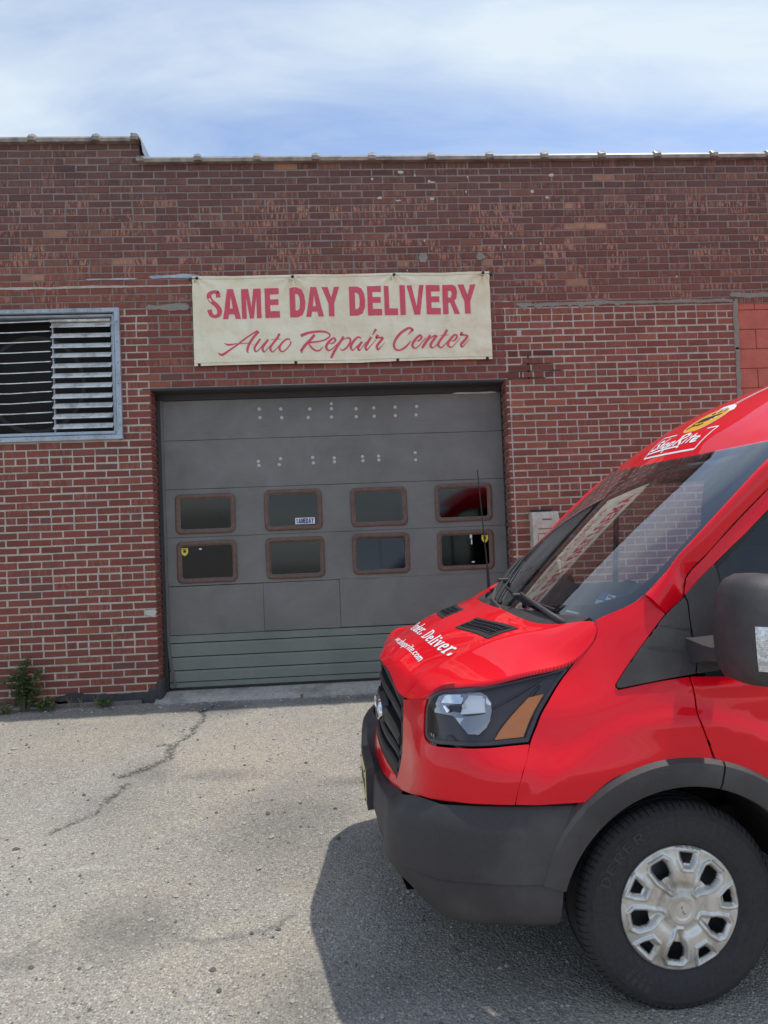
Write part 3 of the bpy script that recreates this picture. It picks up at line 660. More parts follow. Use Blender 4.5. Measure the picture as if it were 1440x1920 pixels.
smear('mortar_joint', -3.3, -1.30, zc(10) - CRS / 2 + .004, .02, MAT['mortar_light'], 12); smear('slate_sliver', -1.75, -1.25, zc(9) - .012, .035, MAT['galvanised'], 15, WY - .006); smear('slate_sliver', -2.35, -1.85, zc(9) - .03, .016, MAT['galvanised'], 17, WY - .006)
smear('plaster_patch', -1.885, -1.768, 1.006, .072, MAT['chalk'], 21, WY - .008)
for i, (x, z) in enumerate([(.93, 4.38), (1.51, 4.375)]): smear('cement_patch', x - .045, x + .05, z, .085, MAT['cement'], 30 + i, WY - .006)
for i in range(26):
    x, z = rnd.uniform(.4, 2.3), rnd.uniform(4.95, 5.25)
    if i > 12: x, z = rnd.uniform(-.3, 3.9), rnd.uniform(3.9, 4.9)
    smear('paint_fleck', x, x + rnd.uniform(.012, .07 if i < 12 else .02), z, rnd.uniform(.008, .03), MAT['chalk'], 50 + i, WY - .0045)
for x0, x1, z, h in ((1.72, 2.30, zc(23) - CRS / 2, .012), (1.86, 2.2, zc(22) - CRS / 2, .012), (1.72, 2.12, zc(24) - CRS / 2, .016), (1.93, 1.955, 3.25, .24)): smear('soot_stain', x0, x1, z, h, MAT['tar'], int(z * 100), WY + .001)
# block infill on the right: painted concrete blocks
bw = tag(slab('block_wall', CX0, 5.88, zb, CZ1 - .02, WY + .03, WY + .3, MAT['cmu_paint']))
for r in range(-1, 19):
    z1 = min(3.86, 3.794 - .1 + .2 * -r + .1); z0 = 3.794 - .2 * (r + 1) + .0
    if r == -1: z0, z1 = 3.797, 3.872
    else: z0, z1 = 3.794 - .2 * (r + 1) + .003, 3.794 - .2 * r - .003
    x = CX0 + .006 - (.2 if r % 2 else 0)
    while x < 5.85:
        a, b = max(x, CX0 + .006), min(x + .4, 5.88)
        if b - a > .05 and z0 > .05: mb = MB(); mb.box(((a + b) / 2, WY + .0285, (z0 + z1) / 2), (b - a - .006, .03, z1 - z0), .004); o = mb.build('block', MAT['cmu_paint'], bw); o.matrix_parent_inverse = Matrix.Translation((0, -WY, -.14)) if False else Matrix.Identity(4)
        x += .4
v_ = smear('mortar_joint', 4.075, 4.13, 3.4, .02, MAT['cement'], 77)
mb = MB(); rs = np.random.RandomState(5); zz = np.linspace(.3, 3.9, 60)
mb.loft([[(4.078 + rs.uniform(-.012, .004), WY - .004, z), (4.118 + rs.uniform(-.004, .012), WY - .004, z), (4.118, WY + .04, z), (4.078, WY + .04, z)] for z in zz]); B(mb.build('mortar_joint', MAT['cement']))
# parapet coping tiles
def coping_tile(x0, x1, ztop, end=False):
    mb = MB(); prof = lambda s: [(-.055 * s, -.062), (-.058 * s, -.03), (-.035 * s, -.004), (.08, .012), (.20, .014), (.33, .0), (.36, -.03), (.36, -.062)]
    yy = lambda q: WY + q
    mb.loft([[(x, yy(a), ztop + b) for a, b in prof(1)] for x in (x0, x1 - .003)])
    c = x1 - .03; ring = []
    for x, s, up in ((c - .038, 1.0, 0), (c - .030, 1.25, .016), (c + .012, 1.35, .024), (c + .034, 1.2, .012), (c + .04, 1., -.006)):
        ring.append([(x, yy(-.058 * s - .004), ztop - .058), (x, yy(-.06 * s - .006), ztop - .025), (x, yy(-.04 * s), ztop + up * .7), (x, yy(.06), ztop + .012 + up), (x, yy(.22), ztop + .014 + up), (x, yy(.34), ztop + up), (x, yy(.37), ztop - .03), (x, yy(.37), ztop - .058)])
    mb.loft(ring); o = B(mb.build('coping_tile', MAT['terracotta'], smooth=True, angle=40)); return o
xs_ = [-1.80, -1.205, -.63, -.062, .49, 1.08, 1.66, 2.215, 2.80, 3.37, 3.96, 4.54, 5.12, 5.7, 6.2]
for a, b in zip(xs_[:-1], xs_[1:]): coping_tile(a, b, zt + .056)
mb = MB(); mb.loft([[(-1.775 + d, WY + y, zt + .03 + q) for y, q in ((-.07, -.03), (-.075, .0), (-.045, .03), (.2, .05), (.3, .0))] for d in (-.04, -.03, .02, .03)]); B(mb.build('coping_tile', MAT['terracotta'], smooth=True, angle=40))
for a, b in ((-4.3, -3.96), (-3.96, -3.36), (-3.36, -2.765), (-2.765, -2.165), (-2.165, -1.80)): coping_tile(a, b, zt2 + .05)
mb = MB(); mb.loft([[(x, WY + y, zt2 + .062 + q) for y in (-.07, .36)][:1] + [(x, WY + .36, zt2 + .062 + q), (x, WY + .36, zt2 + .04 + q), (x, WY - .07, zt2 + .04 + q)] for x, q in ((-1.86, .0), (-1.80, -.012), (-1.765, -.06), (-1.752, -.165))]); B(mb.build('coping_end', MAT['terracotta']))
# tarred foot of the wall
smear('tar_band', -2.75, -1.765, .205, .10, MAT['tar'], 91, WY - .010); smear('tar_band', -3.3, -2.6, .18, .05, MAT['tar'], 95, WY - .010)
mb = MB(); mb.box((OX0 + .0, WY + .09, .235), (.05, .23, .24), .012); mb.box((OX0 - .05, WY + .01, .20), (.12, .05, .16), .015); B(mb.build('tar_band', MAT['tar']))

# ------------------------------------------------------------------ overhead door
MR_ = Matrix.Identity(4)
dz_ = lambda z: z
gd = MB(); gd.box((0, DY + .12, 1.70), (0.02, .02, .02)); garage = B(gd.build('garage_door', MAT['void']))
garage['label'] = 'dark grey overhead garage door with eight small windows'
def D_(o): o.parent = garage; return o
def rrect(x0, x1, z0, z1, r, n=5):
    q = []
    for cx, cz, a0 in ((x1 - r, z1 - r, 0), (x0 + r, z1 - r, 90), (x0 + r, z0 + r, 180), (x1 - r, z0 + r, 270)):
        for k in range(n + 1): a = R(a0 + 90 * k / n); q.append((cx + r * math.cos(a), cz + r * math.sin(a)))
    return np.array(q)
wins = [(-1.613,-1.021,1.732,2.128), (-.738,-.159,1.732,2.143), (.123,.697,1.737,2.133), (.977,1.563,1.752,2.139), (-1.610,-1.020,1.245,1.662), (-.737,-.151,1.251,1.664), (.124,.704,1.259,1.670), (.981,1.563,1.262,1.666)]
dplane = lambda y: (lambda a, b: np.stack([a, np.full(len(a), y), b], 1))
DC = np.array([0, WY + 5, 1.7])
sheets = [(-1.715, 1.692, 2.667, 3.058), (-1.715, 1.692, 2.181, 2.662), (-1.715, 1.692, 1.703, 2.176), (-1.715, 1.692, 1.224, 1.699), (-1.712, -.775, .742, 1.216), (-.771, -.018, .744, 1.218), (-.014, 1.692, .746, 1.222)]
for k, (a, b, c, d) in enumerate(sheets):
    hs = [rrect(w[0] + .045, w[1] - .045, w[2] + .045, w[3] - .045, .03) for w in wins if a < w[0] and w[1] < b and c < w[2] and w[3] < d]
    f0 = lambda u, v, k=k: np.stack([u, DY + .0035 * np.sin(u * 5.1 + k * 2) * np.sin(v * 7.3 + k) + .0025 * np.sin(u * 13 + v * 9 + k), v], 1)
    extra = None
    if k == 6: extra = lambda V, P: .010 * np.exp(-((V[:, 0] - (.93 + (V[:, 1] - .98) * .62 + .04 * np.sin(V[:, 1] * 9))) / .012)**2)
    if k in (4, 5): extra = lambda V, P: .006 * np.exp(-((V[:, 0] - (-.02 + .02 * np.sin(V[:, 1] * 14))) / .012)**2)
    D_(panel('panel', f0, [(a, c), (b, c), (b, d), (a, d)], MAT['door_paint'], None, .035, thick=.02, gap=.0012, holes=hs, cen=DC, bstep=.05, extra=extra))
for a, b in ((.664, .737), (.529, .659), (.397, .524), (.283, .392), (.226, .279)):
    mb = MB(); h = b - a; mb.loft([[(x, DY - .012, b - .020 if h > .08 else b - .008), (x, DY - .004, b - .002), (x, DY + .02, b), (x, DY + .02, a), (x, DY - .012, a + .003)] for x in (-1.712, 1.692)]); D_(mb.build('panel', MAT['door_metal']))
mb = MB(); mb.box((-.01, DY + .02, .222), (3.42, .03, .035), .006); D_(mb.build('bottom_seal', MAT['dark_steel']))
mb = MB(); mb.loft([[(-1.722, DY - .02, z), (-1.700, DY - .024, z), (-1.700, DY + .01, z), (-1.722, DY + .01, z)] for z in (.66, 1.6, 3.06)]); mb.loft([[(x - .012, DY - .03, z), (x + .012, DY - .036, z), (x + .012, DY + .0, z), (x - .012, DY, z)] for x, z in ((-1.711, .68), (-1.70, .50), (-1.655, .24))]); D_(mb.build('edge_strip', MAT['door_paint']))
for i, w in enumerate(wins):
    o_, i_ = rrect(*w, .055), rrect(w[0] + .05, w[1] - .05, w[2] + .05, w[3] - .05, .022); m_ = [(o_ * (1 - t) + i_ * t) for t in (0, .12, .45, .8, 1)]
    mb = MB(); mb.loft([[(p[0], DY + y, p[1]) for p in q] for q, y in zip(m_, (-.002, -.014, -.018, -.012, .012))], caps=False); D_(mb.build('window_frame', MAT['window_rubber'], smooth=True, angle=50))
    tl = rnd.uniform(-.006, .006) - (.020 if i == 6 else .010 if i == 5 else 0); mb = MB(); x0, x1, z0, z1 = w[0] + .046, w[1] - .046, w[2] + .046, w[3] - .046; mb.add([(x0, DY + .010 + tl, z0), (x1, DY + .010, z0), (x1, DY + .010 - tl, z1), (x0, DY + .010, z1)], [(0, 1, 2, 3)]); D_(mb.build('window_pane', MAT['dirty_pane']))
bolts = [(-.751,2.957),(-.746,2.871),(-.537,2.951),(-.53,2.864),(-.247,2.942),(-.266,2.857),(-.029,2.991),(-.031,2.939),(-.032,2.855),(.217,2.931),(.216,2.85),(.397,2.934),(.397,2.85),(.613,2.936),(.612,2.849),(.832,2.937),(.823,2.85),(-.777,2.43),(-.773,2.39),(-.557,2.451),(-.572,2.391),(-.236,2.453),(-.231,2.398),(-.021,2.441),(-.02,2.402),(.263,2.444),(.267,2.402),(.426,2.444),(.427,2.405),(.797,2.466),(.8,2.393)]
mb = MB(); mb.loft([[(r * math.cos(a), y, r * math.sin(a)) for a in np.linspace(0, 2 * math.pi, 10, endpoint=False)] for r, y in ((.0175, .003), (.0175, -.003), (.010, -.0045), (.0095, -.008), (.003, -.0095))]); b0 = mb.build('bolt', MAT['zinc_bolt'], smooth=True, angle=35); D_(b0)
for k, (x, z) in enumerate(bolts):
    o = b0 if k == 0 else D_(link(b0.copy())); o.location = (x, DY - .002, z); o.rotation_euler = (0, rnd.uniform(0, 6), 0)
# head and jamb trim in the opening
slab('door_head', OX0 + .005, OX1 - .005, 3.065, 3.145, DY + .005, DY + .05, MAT['dark_steel']); slab('lintel_angle', OX0 - .08, OX1 + .06, 3.137, 3.150, WY + .004, WY + .12, MAT['dark_steel']); slab('lintel_angle', OX0 + .004, OX1 - .004, 3.128, 3.137, WY + .012, DY + .02, MAT['dark_steel'])
slab('door_jamb', OX0 + .002, -1.722, .15, 3.064, DY - .02, DY + .05, MAT['dark_steel']); slab('door_jamb', 1.694, OX1 - .002, .15, 3.064, DY - .02, DY + .05, MAT['dark_steel'])
smear('torn_strip', 1.2, 1.66, 3.058, .014, MAT['chalk'], 61, DY - .012)
# stickers on the panes
def sticker(name, x0, x1, z0, z1, m, y): mb = MB(); mb.box(((x0 + x1) / 2, y, (z0 + z1) / 2), (x1 - x0, .0012, z1 - z0)); return D_(mb.build(name, m))
PY = DY + .0015
sticker('shop_sticker', -.433, -.238, 1.791, 1.853, MAT['print_white'], PY); its = []
x = -.424
for ch, w in zip('SAMEDAY', (.024, .026, .029, .021, .024, .027, .025)):
    its.append(block_glyph(ch, x, x + w - .0018, 1.797, 1.847, .02)); x += w
D_(decal('shop_name', its, dplane(PY - .0012), MAT['print_blue'], None, .0006, DC))
for sx, sz in ((-1.532, 1.560), (1.473, 1.572)):
    q = [(sx + a, PY, sz + b) for a, b in ((-.033, .036), (.033, .036), (.034, -.005), (.02, -.03), (0, -.042), (-.02, -.03), (-.034, -.005))]; mb = MB(); mb.add(q, [tuple(range(7))]); D_(mb.build('alarm_sticker', MAT['print_yellow']))
    mb = MB(); mb.box((sx, PY - .001, sz + .004), (.026, .0008, .026)); mb.box((sx, PY - .001, sz + .026), (.044, .0008, .006)); D_(mb.build('alarm_print', MAT['print_black']))
for x, z, w, h in ((1.32, 1.58, .022, .07), (1.33, 1.52, .012, .05), (1.33, 1.335, .03, .012), (-1.39, 1.575, .024, .014)): sticker('torn_sticker', x, x + w, z, z + h, MAT['print_white'], PY)

# ------------------------------------------------------------------ louvred opening on the left
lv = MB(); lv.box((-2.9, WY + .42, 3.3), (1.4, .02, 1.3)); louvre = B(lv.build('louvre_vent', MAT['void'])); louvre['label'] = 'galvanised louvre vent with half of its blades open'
def V_(o): o.parent = louvre; return o
for n_, bx in (('frame', ((-2.055, WY - .012, 3.299), (.048, .05, 1.262))), ('frame', ((-2.83, WY - .014, 3.914), (1.60, .05, .040))), ('frame', ((-2.83, WY - .014, 2.690), (1.60, .05, .044))), ('frame', ((-2.100, WY + .05, 3.30), (.020, .10, 1.18))), ('frame', ((-2.85, WY + .06, 3.875), (1.5, .12, .020))), ('frame', ((-2.85, WY + .05, 2.738), (1.5, .10, .03))), ('frame', ((-2.128, WY + .075, 3.30), (.022, .03, 1.13))), ('mullion', ((-2.697, WY + .085, 3.305), (.014, .03, 1.12)))):
    mb = MB(); mb.box(*bx, .003); V_(mb.build(n_, MAT['galvanised']))
for k in range(6):
    for x, z in (((-2.053), 2.8 + .2 * k), ((-2.2 - .24 * k), 3.914), ((-2.2 - .24 * k), 2.69)):
        mb = MB(); mb.box((x, WY - .040, z), (.007, .004, .007)); V_(mb.build('screw', MAT['black_bolt']))
for k in range(11):
    z = 3.785 - .0982 * k
    # right bank: tilted down and outwards; left bank: turned level so only their edges show
    mb = MB(); s = [(.00, -.004), (.006, .010), (.022, .016), (.040, .046), (.062, .056)]; th = .003; w = rnd.uniform(-.003, .003)
    mb.loft([[(x, WY + .035 + a, z - .006 + b * .95 + w) for a, b in s] + [(x, WY + .035 + a + .001, z - .006 + b * .95 + w - th) for a, b in s[::-1]] for x in (-2.705, -2.142)]); V_(mb.build('slat', MAT['louvre_metal']))
    z2 = z + .05 + (.005 if k in (7, 8) else 0); mb = MB(); mb.loft([[(x, WY + .03, z2 + sag - .0045), (x, WY + .03, z2 + sag + .0045), (x, WY + .085, z2 + sag + .016), (x, WY + .085, z2 + sag + .009)] for x, sag in ((-3.62, -.004), (-3.1, -.007 - .004 * (k in (7, 8))), (-2.8, .0), (-2.712, .002))]); V_(mb.build('slat', MAT['louvre_metal']))
mb = MB(); mb.box((-2.43, WY + .07, 3.845), (.58, .05, .022), .003); V_(mb.build('slat', MAT['louvre_metal']))
mb = MB(); mb.loft([[( -3.0 + r * math.cos(a), WY + .40, 3.30 + r * math.sin(a)) for a in np.linspace(0, 2 * math.pi, 28, endpoint=False)] for r in (.46, .50)] , caps=False); V_(mb.build('fan_ring', MAT['dark_steel']))

# ------------------------------------------------------------------ banner
BX0, BX1, BZ0, BZ1 = -1.333, 1.580, 3.349, 4.222
GR = [(-1.282, 4.207), (-.36, 4.203), (.635, 4.203), (1.520, 4.208), (-1.285, 3.361), (-.358, 3.359), (.637, 3.361), (1.527, 3.357)]
_wr = np.random.RandomState(4)
def banner_surf(a, b):
    a = np.atleast_1d(np.asarray(a, float)); b = np.atleast_1d(np.asarray(b, float)); tz = np.clip((b - BZ0) / (BZ1 - BZ0), 0, 1); sag = np.zeros(len(a))
    for g0, g1 in zip(GR[:3], GR[1:4]):
        m = (a >= g0[0]) & (a <= g1[0]); u = np.clip((a - g0[0]) / (g1[0] - g0[0]), 0, 1); sag = np.where(m, np.sin(np.pi * u), sag)
    zz = b - .010 * sag * tz**3 + .004 * np.sin(np.pi * np.clip((a - BX0) / 2.9, 0, 1) * 3) * (1 - tz)**3
    d = np.zeros(len(a))
    for gx, gzz in GR[:4]:                        # folds fanning out below each top grommet
        dx, dzv = a - gx, np.maximum(gzz - b, 0) + .012; r = np.hypot(dx, dzv); th = np.arctan2(dx, dzv)
        d += .020 * np.cos(th * 9 + gx * 3) * np.exp(-r / .17) * np.clip(r / .05, 0, 1) * np.clip((gzz + .02 - b) / .06, 0, 1)
    d += .012 * np.sin(a * 2.3 + 1) * np.sin(tz * 3.1) + .006 * np.sin(a * 9 + b * 13) * np.sin(b * 11 - a * 4) + .004 * np.sin(b * 31 + np.sin(a * 6) * 2.2) * np.exp(-((b - 3.47) / .10)**2)
    d += .0035 * np.sin((a * .6 + b) * 26 + np.sin(a * 5)) * np.exp(-((b - 3.42 - .02 * a) / .13)**2)
    P2 = np.stack([a, b], 1); d += .017 * (fbm(P2 * np.array((1, 1.)), 5.0, 3, 3) - .5) + .011 * (fbm(np.stack([a + b, b - a], 1), 11., 13, 3) - .5)
    d += .014 * sag * tz**4
    return np.stack([a, WY - .034 - d, zz], 1)
BC = np.array([0, WY + 5, 3.8])
ban = panel('banner', banner_surf, [(BX0, BZ0), (BX1, BZ0 - .002), (BX1 + .004, BZ1), (BX0 + .004, BZ1 + .004)], MAT['banner_vinyl'], None, .012, thick=.0, gap=0, cen=BC, bstep=.012)
tag(ban, 'faded cream vinyl banner with red lettering hung above the garage door', 'banner')
lx = [('S',-1.197,-1.050),('A',-1.045,-.872),('M',-.862,-.672),('E',-.636,-.494),('D',-.396,-.243),('A',-.240,-.068),('Y',-.082,.091),('D',.184,.340),('E',.362,.502),('L',.527,.660),('I',.682,.735),('V',.752,.920),('E',.941,1.083),('R',1.105,1.272),('Y',1.258,1.438)]
decal('lettering', [block_glyph(c, a, b, 3.802 if c != 'S' else 3.797, 4.096 if c != 'S' else 4.102, .018) for c, a, b in lx], banner_surf, MAT['banner_red'], ban, .0016, BC)
SC = {'a': (400, 605, 9., [
  [(95,520,8),(115,545,28),(160,558,40),(250,510,36),(400,395,30),(560,270,28),(750,148,24)], [(772,165,46),(700,240,42),(620,350,42),(585,440,44),(582,500,34),(605,537,5)], [(190,362,6),(270,392,36),(400,368,14),(520,362,16),(600,358,12),(690,385,4)],
  [(800,285,30),(760,340,36),(710,410,38),(700,460,36),(725,505,26),(790,455,22),(850,380,26),(930,305,30)], [(930,300,36),(870,380,38),(838,440,40),(845,490,36),(872,510,20),(930,445,16),(990,375,14)],
  [(1122,200,38),(1080,280,40),(1010,370,38),(970,430,40),(975,485,36),(1012,512,20),(1060,470,18),(1130,390,16)], [(975,300,3),(1060,298,16),(1155,290,3)], [(1300,300,24),(1250,290,26),(1180,340,32),(1130,410,38),(1125,470,36),(1160,505,22),(1220,480,22),(1290,400,24),(1312,345,22),(1300,325,16)]]),
 'r': (550, 605, 8., [
  [(115,212,50),(220,170,38),(350,150,34),(460,150,30),(530,175,26),(548,215,24),(500,260,24),(400,295,24),(280,310,26),(200,318,24)], [(320,195,42),(260,270,42),(180,350,42),(135,410,40),(125,435,34),(140,475,5)], [(235,330,20),(280,390,24),(330,425,26),(390,428,24),(430,395,14),(450,370,5)],
  [(545,325,14),(590,325,22),(632,280,28),(605,245,28),(550,285,36),(505,345,40),(495,390,36),(530,430,20),(590,400,16),(690,300,12)], [(750,218,36),(710,290,38),(640,400,40),(590,490,38),(568,540,28)], [(690,310,12),(780,250,18),(840,245,26),(855,290,28),(820,360,28),(770,410,26),(730,425,18),(700,400,12)],
  [(1015,248,20),(970,230,26),(920,270,34),(870,340,38),(865,395,36),(895,425,18),(950,370,18),(1030,300,20)], [(1030,298,38),(985,360,38),(970,400,36),(990,428,18),(1040,370,14),(1090,300,12)],
  [(1165,230,36),(1110,320,40),(1080,380,40),(1100,425,24),(1160,360,14),(1240,270,10)], [(1238,115,36),(1215,150,32),(1180,205,6)], [(1265,200,38),(1245,240,34),(1290,240,26),(1335,250,34),(1290,310,40),(1250,370,40),(1265,418,26),(1310,380,12),(1378,300,4)]]),
 'c': (720, 605, 8., [
  [(345,205,4),(385,165,22),(420,130,34),(380,98,34),(330,115,36),(240,180,40),(170,270,38),(145,350,34),(170,410,30),(230,425,26),(310,385,28),(370,325,22),(400,285,5)], [(485,295,12),(520,285,22),(558,240,28),(535,208,30),(480,250,36),(430,320,38),(425,370,34),(465,398,18),(530,350,14),(620,240,10)],
  [(685,205,36),(640,280,40),(580,375,40),(578,405,10)], [(600,350,8),(690,250,14),(765,205,30)], [(785,208,38),(740,270,38),(695,340,38),(700,380,34),(735,392,16),(790,340,14),(840,270,12)], [(942,118,38),(900,190,38),(830,290,38),(805,350,38),(850,390,20),(910,340,16),(960,280,12)], [(825,207,3),(900,203,14),(975,195,3)],
  [(1008,285,12),(1050,280,22),(1088,225,28),(1060,195,28),(1010,235,36),(960,310,38),(955,360,34),(1000,385,18),(1060,335,12),(1140,235,8)], [(1165,155,38),(1150,195,34),(1200,200,26),(1243,218,34),(1200,280,38),(1150,340,38),(1165,376,24),(1215,330,12),(1280,260,4)]])}
def px2wall(x, y):          # lettering was measured on the wall plane itself
    d = _f + _r * ((x - 720) / FPX) + _u * ((960 - y) / FPX); t = WY / d.y; return d.x * t, CAM_H + d.z * t
its = []
for ox, oy, s, strokes in SC.values():
    for st in strokes:
        q = []
        for x, y, w in st: X, Z = px2wall(ox + x / s, oy + y / s); q.append((X, Z, w / s * WY / FPX))
        its.append(ribbon(q, 8))
decal('script_lettering', its, banner_surf, MAT['banner_red'], ban, .0016, BC)
hems = []
for (x0, z0, x1, z1) in ((BX0 + .003, BZ1 - .024, BX1 - .003, BZ1 - .026), (BX0 + .003, BZ0 + .026, BX1 - .003, BZ0 + .024)):
    n = 90; v = [(x0 + (x1 - x0) * i / n, z0 + (z1 - z0) * i / n + s * .0016) for s in (-1, 1) for i in range(n + 1)]; hems.append((np.array(v), [(i, i + 1, n + 2 + i, n + 1 + i) for i in range(n)]))
mat('hem_thread', (.40, .35, .25), rough=.8); decal('hem', hems, banner_surf, MAT['hem_thread'], ban, .0016, BC)
mb = MB(); mb.loft([[(r * math.cos(a), y, r * math.sin(a)) for a in np.linspace(0, 2 * math.pi, 12, endpoint=False)] for r, y in ((.015, .02), (.015, -.004), (.008, -.006), (.008, -.012), (.002, -.013))]); g0 = mb.build('grommet', MAT['black_bolt'], ban, smooth=True, angle=35)
for k, (x, z) in enumerate(GR):
    o = g0 if k == 0 else link(g0.copy(), ban); p = banner_surf([x], [z])[0]; o.location = (x, p[1] - .001, p[2])
for x, z in ((1.60, 4.196), (-1.345, 4.20)):
    mb = MB(); mb.box((x, WY - .02, z), (.035, .03, .022), .004); mb.tube([(x - .01, WY - .02, z), (x - .05 if x > 0 else x + .05, WY - .03, z + .006)], .004); o = mb.build('tie', MAT['dark_steel'], ban)

# ------------------------------------------------------------------ drop box beside the door
db = empty('drop_box', (2.02, WY, 1.45)); tag(db, 'cream metal drop box with a handle on the brick wall right of the garage door', 'drop box')
def bxp(name, c, d, m, bev=.004): mb = MB(); mb.box((c[0] - 2.02, c[1] - WY, c[2] - 1.45), d, bev); return mb.build(name, m, db)
mb = MB(); mb.loft([[(x - 2.02, y - 0, z - 1.45) for y, z in ((-.006, 1.43), (-.115, 1.43), (-.115, 1.755), (-.085, 1.812), (-.006, 1.822))] for x in (1.886, 2.150)]); mb.build('case', MAT['box_paint'], db)
bxp('deposit_slot', (2.028, WY - .117, 1.695), (.185, .006, .105), MAT['box_paint']); bxp('slot_lip', (2.028, WY - .121, 1.742), (.09, .012, .010), MAT['rust'], .002); bxp('slot_edge', (2.028, WY - .1195, 1.652), (.17, .004, .007), MAT['rust'], .001)
bxp('door', (2.033, WY - .117, 1.515), (.20, .006, .165), MAT['box_paint']); bxp('hinge_line', (2.033, WY - .1195, 1.603), (.20, .004, .005), MAT['rust'], .001); bxp('side_gap', (1.936, WY - .1195, 1.515), (.004, .004, .16), MAT['rust'], .001)
bxp('combination_lock', (1.986, WY - .126, 1.53), (.038, .016, .095), MAT['louvre_metal'], .004)
for k in range(4): bxp('lock_button', (1.986, WY - .1355, 1.563 - .022 * k), (.022, .004, .008), MAT['black_bolt'], .001)
bxp('top_flashing', (2.0, WY - .02, 1.835), (.21, .05, .012), MAT['dark_steel'], .002)

# ------------------------------------------------------------------ threshold, plank, weeds, pebbles
mb = MB(); rs = np.random.RandomState(3); xs = np.linspace(-1.80, 1.78, 60)
mb.loft([[(x, 7.10 + rs.uniform(-.025, .02), .10), (x, 7.12 + rs.uniform(-.02, .02), .148 + rs.uniform(-.006, .004)), (x, 7.2, .172), (x, DY + .10, .206), (x, DY + .10, .05), (x, 7.10, .05)] for x in xs]); o = mb.build('door_apron', MAT['concrete']); tag(o, kind='structure')
mb = MB(); rs = np.random.RandomState(6); mb.loft([[(x, 7.185 + rs.uniform(-.006, .006) - .01, .125), (x, 7.18 + rs.uniform(-.006, .006) - .012, .172 + rs.uniform(-.004, .004)), (x, 7.20, .176 + rs.uniform(-.003, .003)), (x, 7.2, .12)] for x in np.linspace(-2.75, -1.93, 16)]); mb.build('plank', MAT['old_timber']).name = 'weathered_plank'
tag(bpy.data.objects['weathered_plank'], 'grey weathered plank lying along the foot of the brick wall', 'plank')
def leaf_geo(mb, p, d, up, L, W):
    d = d.normalized(); s = d.cross(up).normalized(); n = s.cross(d); q = [p, p + d * L * .3 + s * W * .42 + n * .004, p + d * L * .65 + s * W * .4 - n * .003, p + d * L - n * L * .18, p + d * L * .65 - s * W * .4 - n * .003, p + d * L * .3 - s * W * .42 + n * .004, p + d * L * .45 + n * L * .06]
    mb.add(q, [(0, 1, 6), (1, 2, 6), (2, 3, 6), (3, 4, 6), (4, 5, 6), (5, 0, 6)])
def bush(name, x, y, hgt, wid, nst, nlf, m, label, cat, lw=(.05, .022), seed=1):
    r = random.Random(seed); t = empty(name, (x, y, float(gz(y)))); tag(t, label, cat); ms, ml = MB(), MB()
    for k in range(nst):
        a = r.uniform(0, 6.28); rr = wid * r.uniform(.15, 1); h = hgt * r.uniform(.45, 1.) * (1.1 - .45 * rr / wid); e = Vector((math.cos(a) * rr, math.sin(a) * rr * .45, h)); mid = e * .5 + Vector((0, 0, h * .12)); b = Vector((math.cos(a) * .03, math.sin(a) * .015, 0))
        pts = [b, b * .5 + mid * .6, mid, e * .8 + mid * .1 + Vector((0, 0, h * .06)), e]; ms.tube(pts, [.006, .005, .004, .003, .0015], 5)
        for j in range(nlf):
            f = r.uniform(.22, 1.); i = min(3, int(f * 4)); p = pts[i].lerp(pts[i + 1], f * 4 - i); ang = r.uniform(0, 6.28); d = Vector((math.cos(ang), math.sin(ang) * .8, r.uniform(-.2, .7)))
            leaf_geo(ml, p, d, Vector((r.uniform(-.3, .3), r.uniform(-.3, .3), 1)), lw[0] * r.uniform(.6, 1.25), lw[1] * r.uniform(.7, 1.2))
    ms.build('stem', MAT['stem'], t); o = ml.build('foliage', m, t, fix=False); tag(o, kind='stuff'); return t
bush('weed_bush', -2.98, 7.12, .54, .21, 20, 26, MAT['leaf'], 'leafy green weed bush growing at the foot of the brick wall', 'bush', (.062, .030), 3)
bush('weed_clump', -2.78, 7.08, .17, .12, 8, 12, MAT['leaf'], 'low clump of weeds spreading right of the tall weed bush', 'weed', (.05, .03), 9)
bush('dry_tuft', -3.13, 7.05, .16, .16, 14, 5, MAT['dry_grass'], 'dry straw tuft on the ground left of the leafy weed bush', 'grass', (.07, .006), 14)
def rosette(name, x, y, n, L, m, label, seed):
    r = random.Random(seed); t = empty(name, (x, y, float(gz(y)))); tag(t, label, 'weed'); ml = MB()
    for k in range(n): a = k * 2.4 + r.uniform(-.3, .3); leaf_geo(ml, Vector((0, 0, .012)), Vector((math.cos(a), math.sin(a), r.uniform(.35, 1.5))), Vector((0, 0, 1)) if True else None, L * r.uniform(.7, 1.1), L * .32)
    o = ml.build('foliage', m, t, fix=False); ms = MB(); ms.tube([(0, 0, -.02), (0, 0, .02)], .006, 5); ms.build('stem', MAT['stem'], t)
rosette('dandelion_weed', -2.27, 7.13, 11, .125, MAT['leaf_fresh'], 'bright green dandelion weed growing beside the grey plank', 4)
rosette('sprouting_weed', -.41, 7.08, 9, .045, MAT['leaf_fresh'], 'tiny green weed sprouting at the edge of the concrete threshold', 8)
for k, (x, lab) in enumerate(((-2.48, 'thin dry grass blades behind the grey plank, nearer the weed bush'), (-2.585, 'thin dry grass blades between the weed bush and the plank'), (-2.34, 'thin dry grass blades just left of the dandelion'))):
    t = MB(); r = random.Random(k)
    for j in range(5): a = r.uniform(0, 6.28); t.tube([(0, 0, -.01), (math.cos(a) * .01, math.sin(a) * .006, .06), (math.cos(a) * .03, math.sin(a) * .01, r.uniform(.07, .14))], [.0022, .0018, .0008], 4)
    o = t.build('grass_tuft', MAT['dry_grass']); o.location = (x, 7.15, .135); tag(o, lab, 'grass', 'dry grass tufts along the wall')
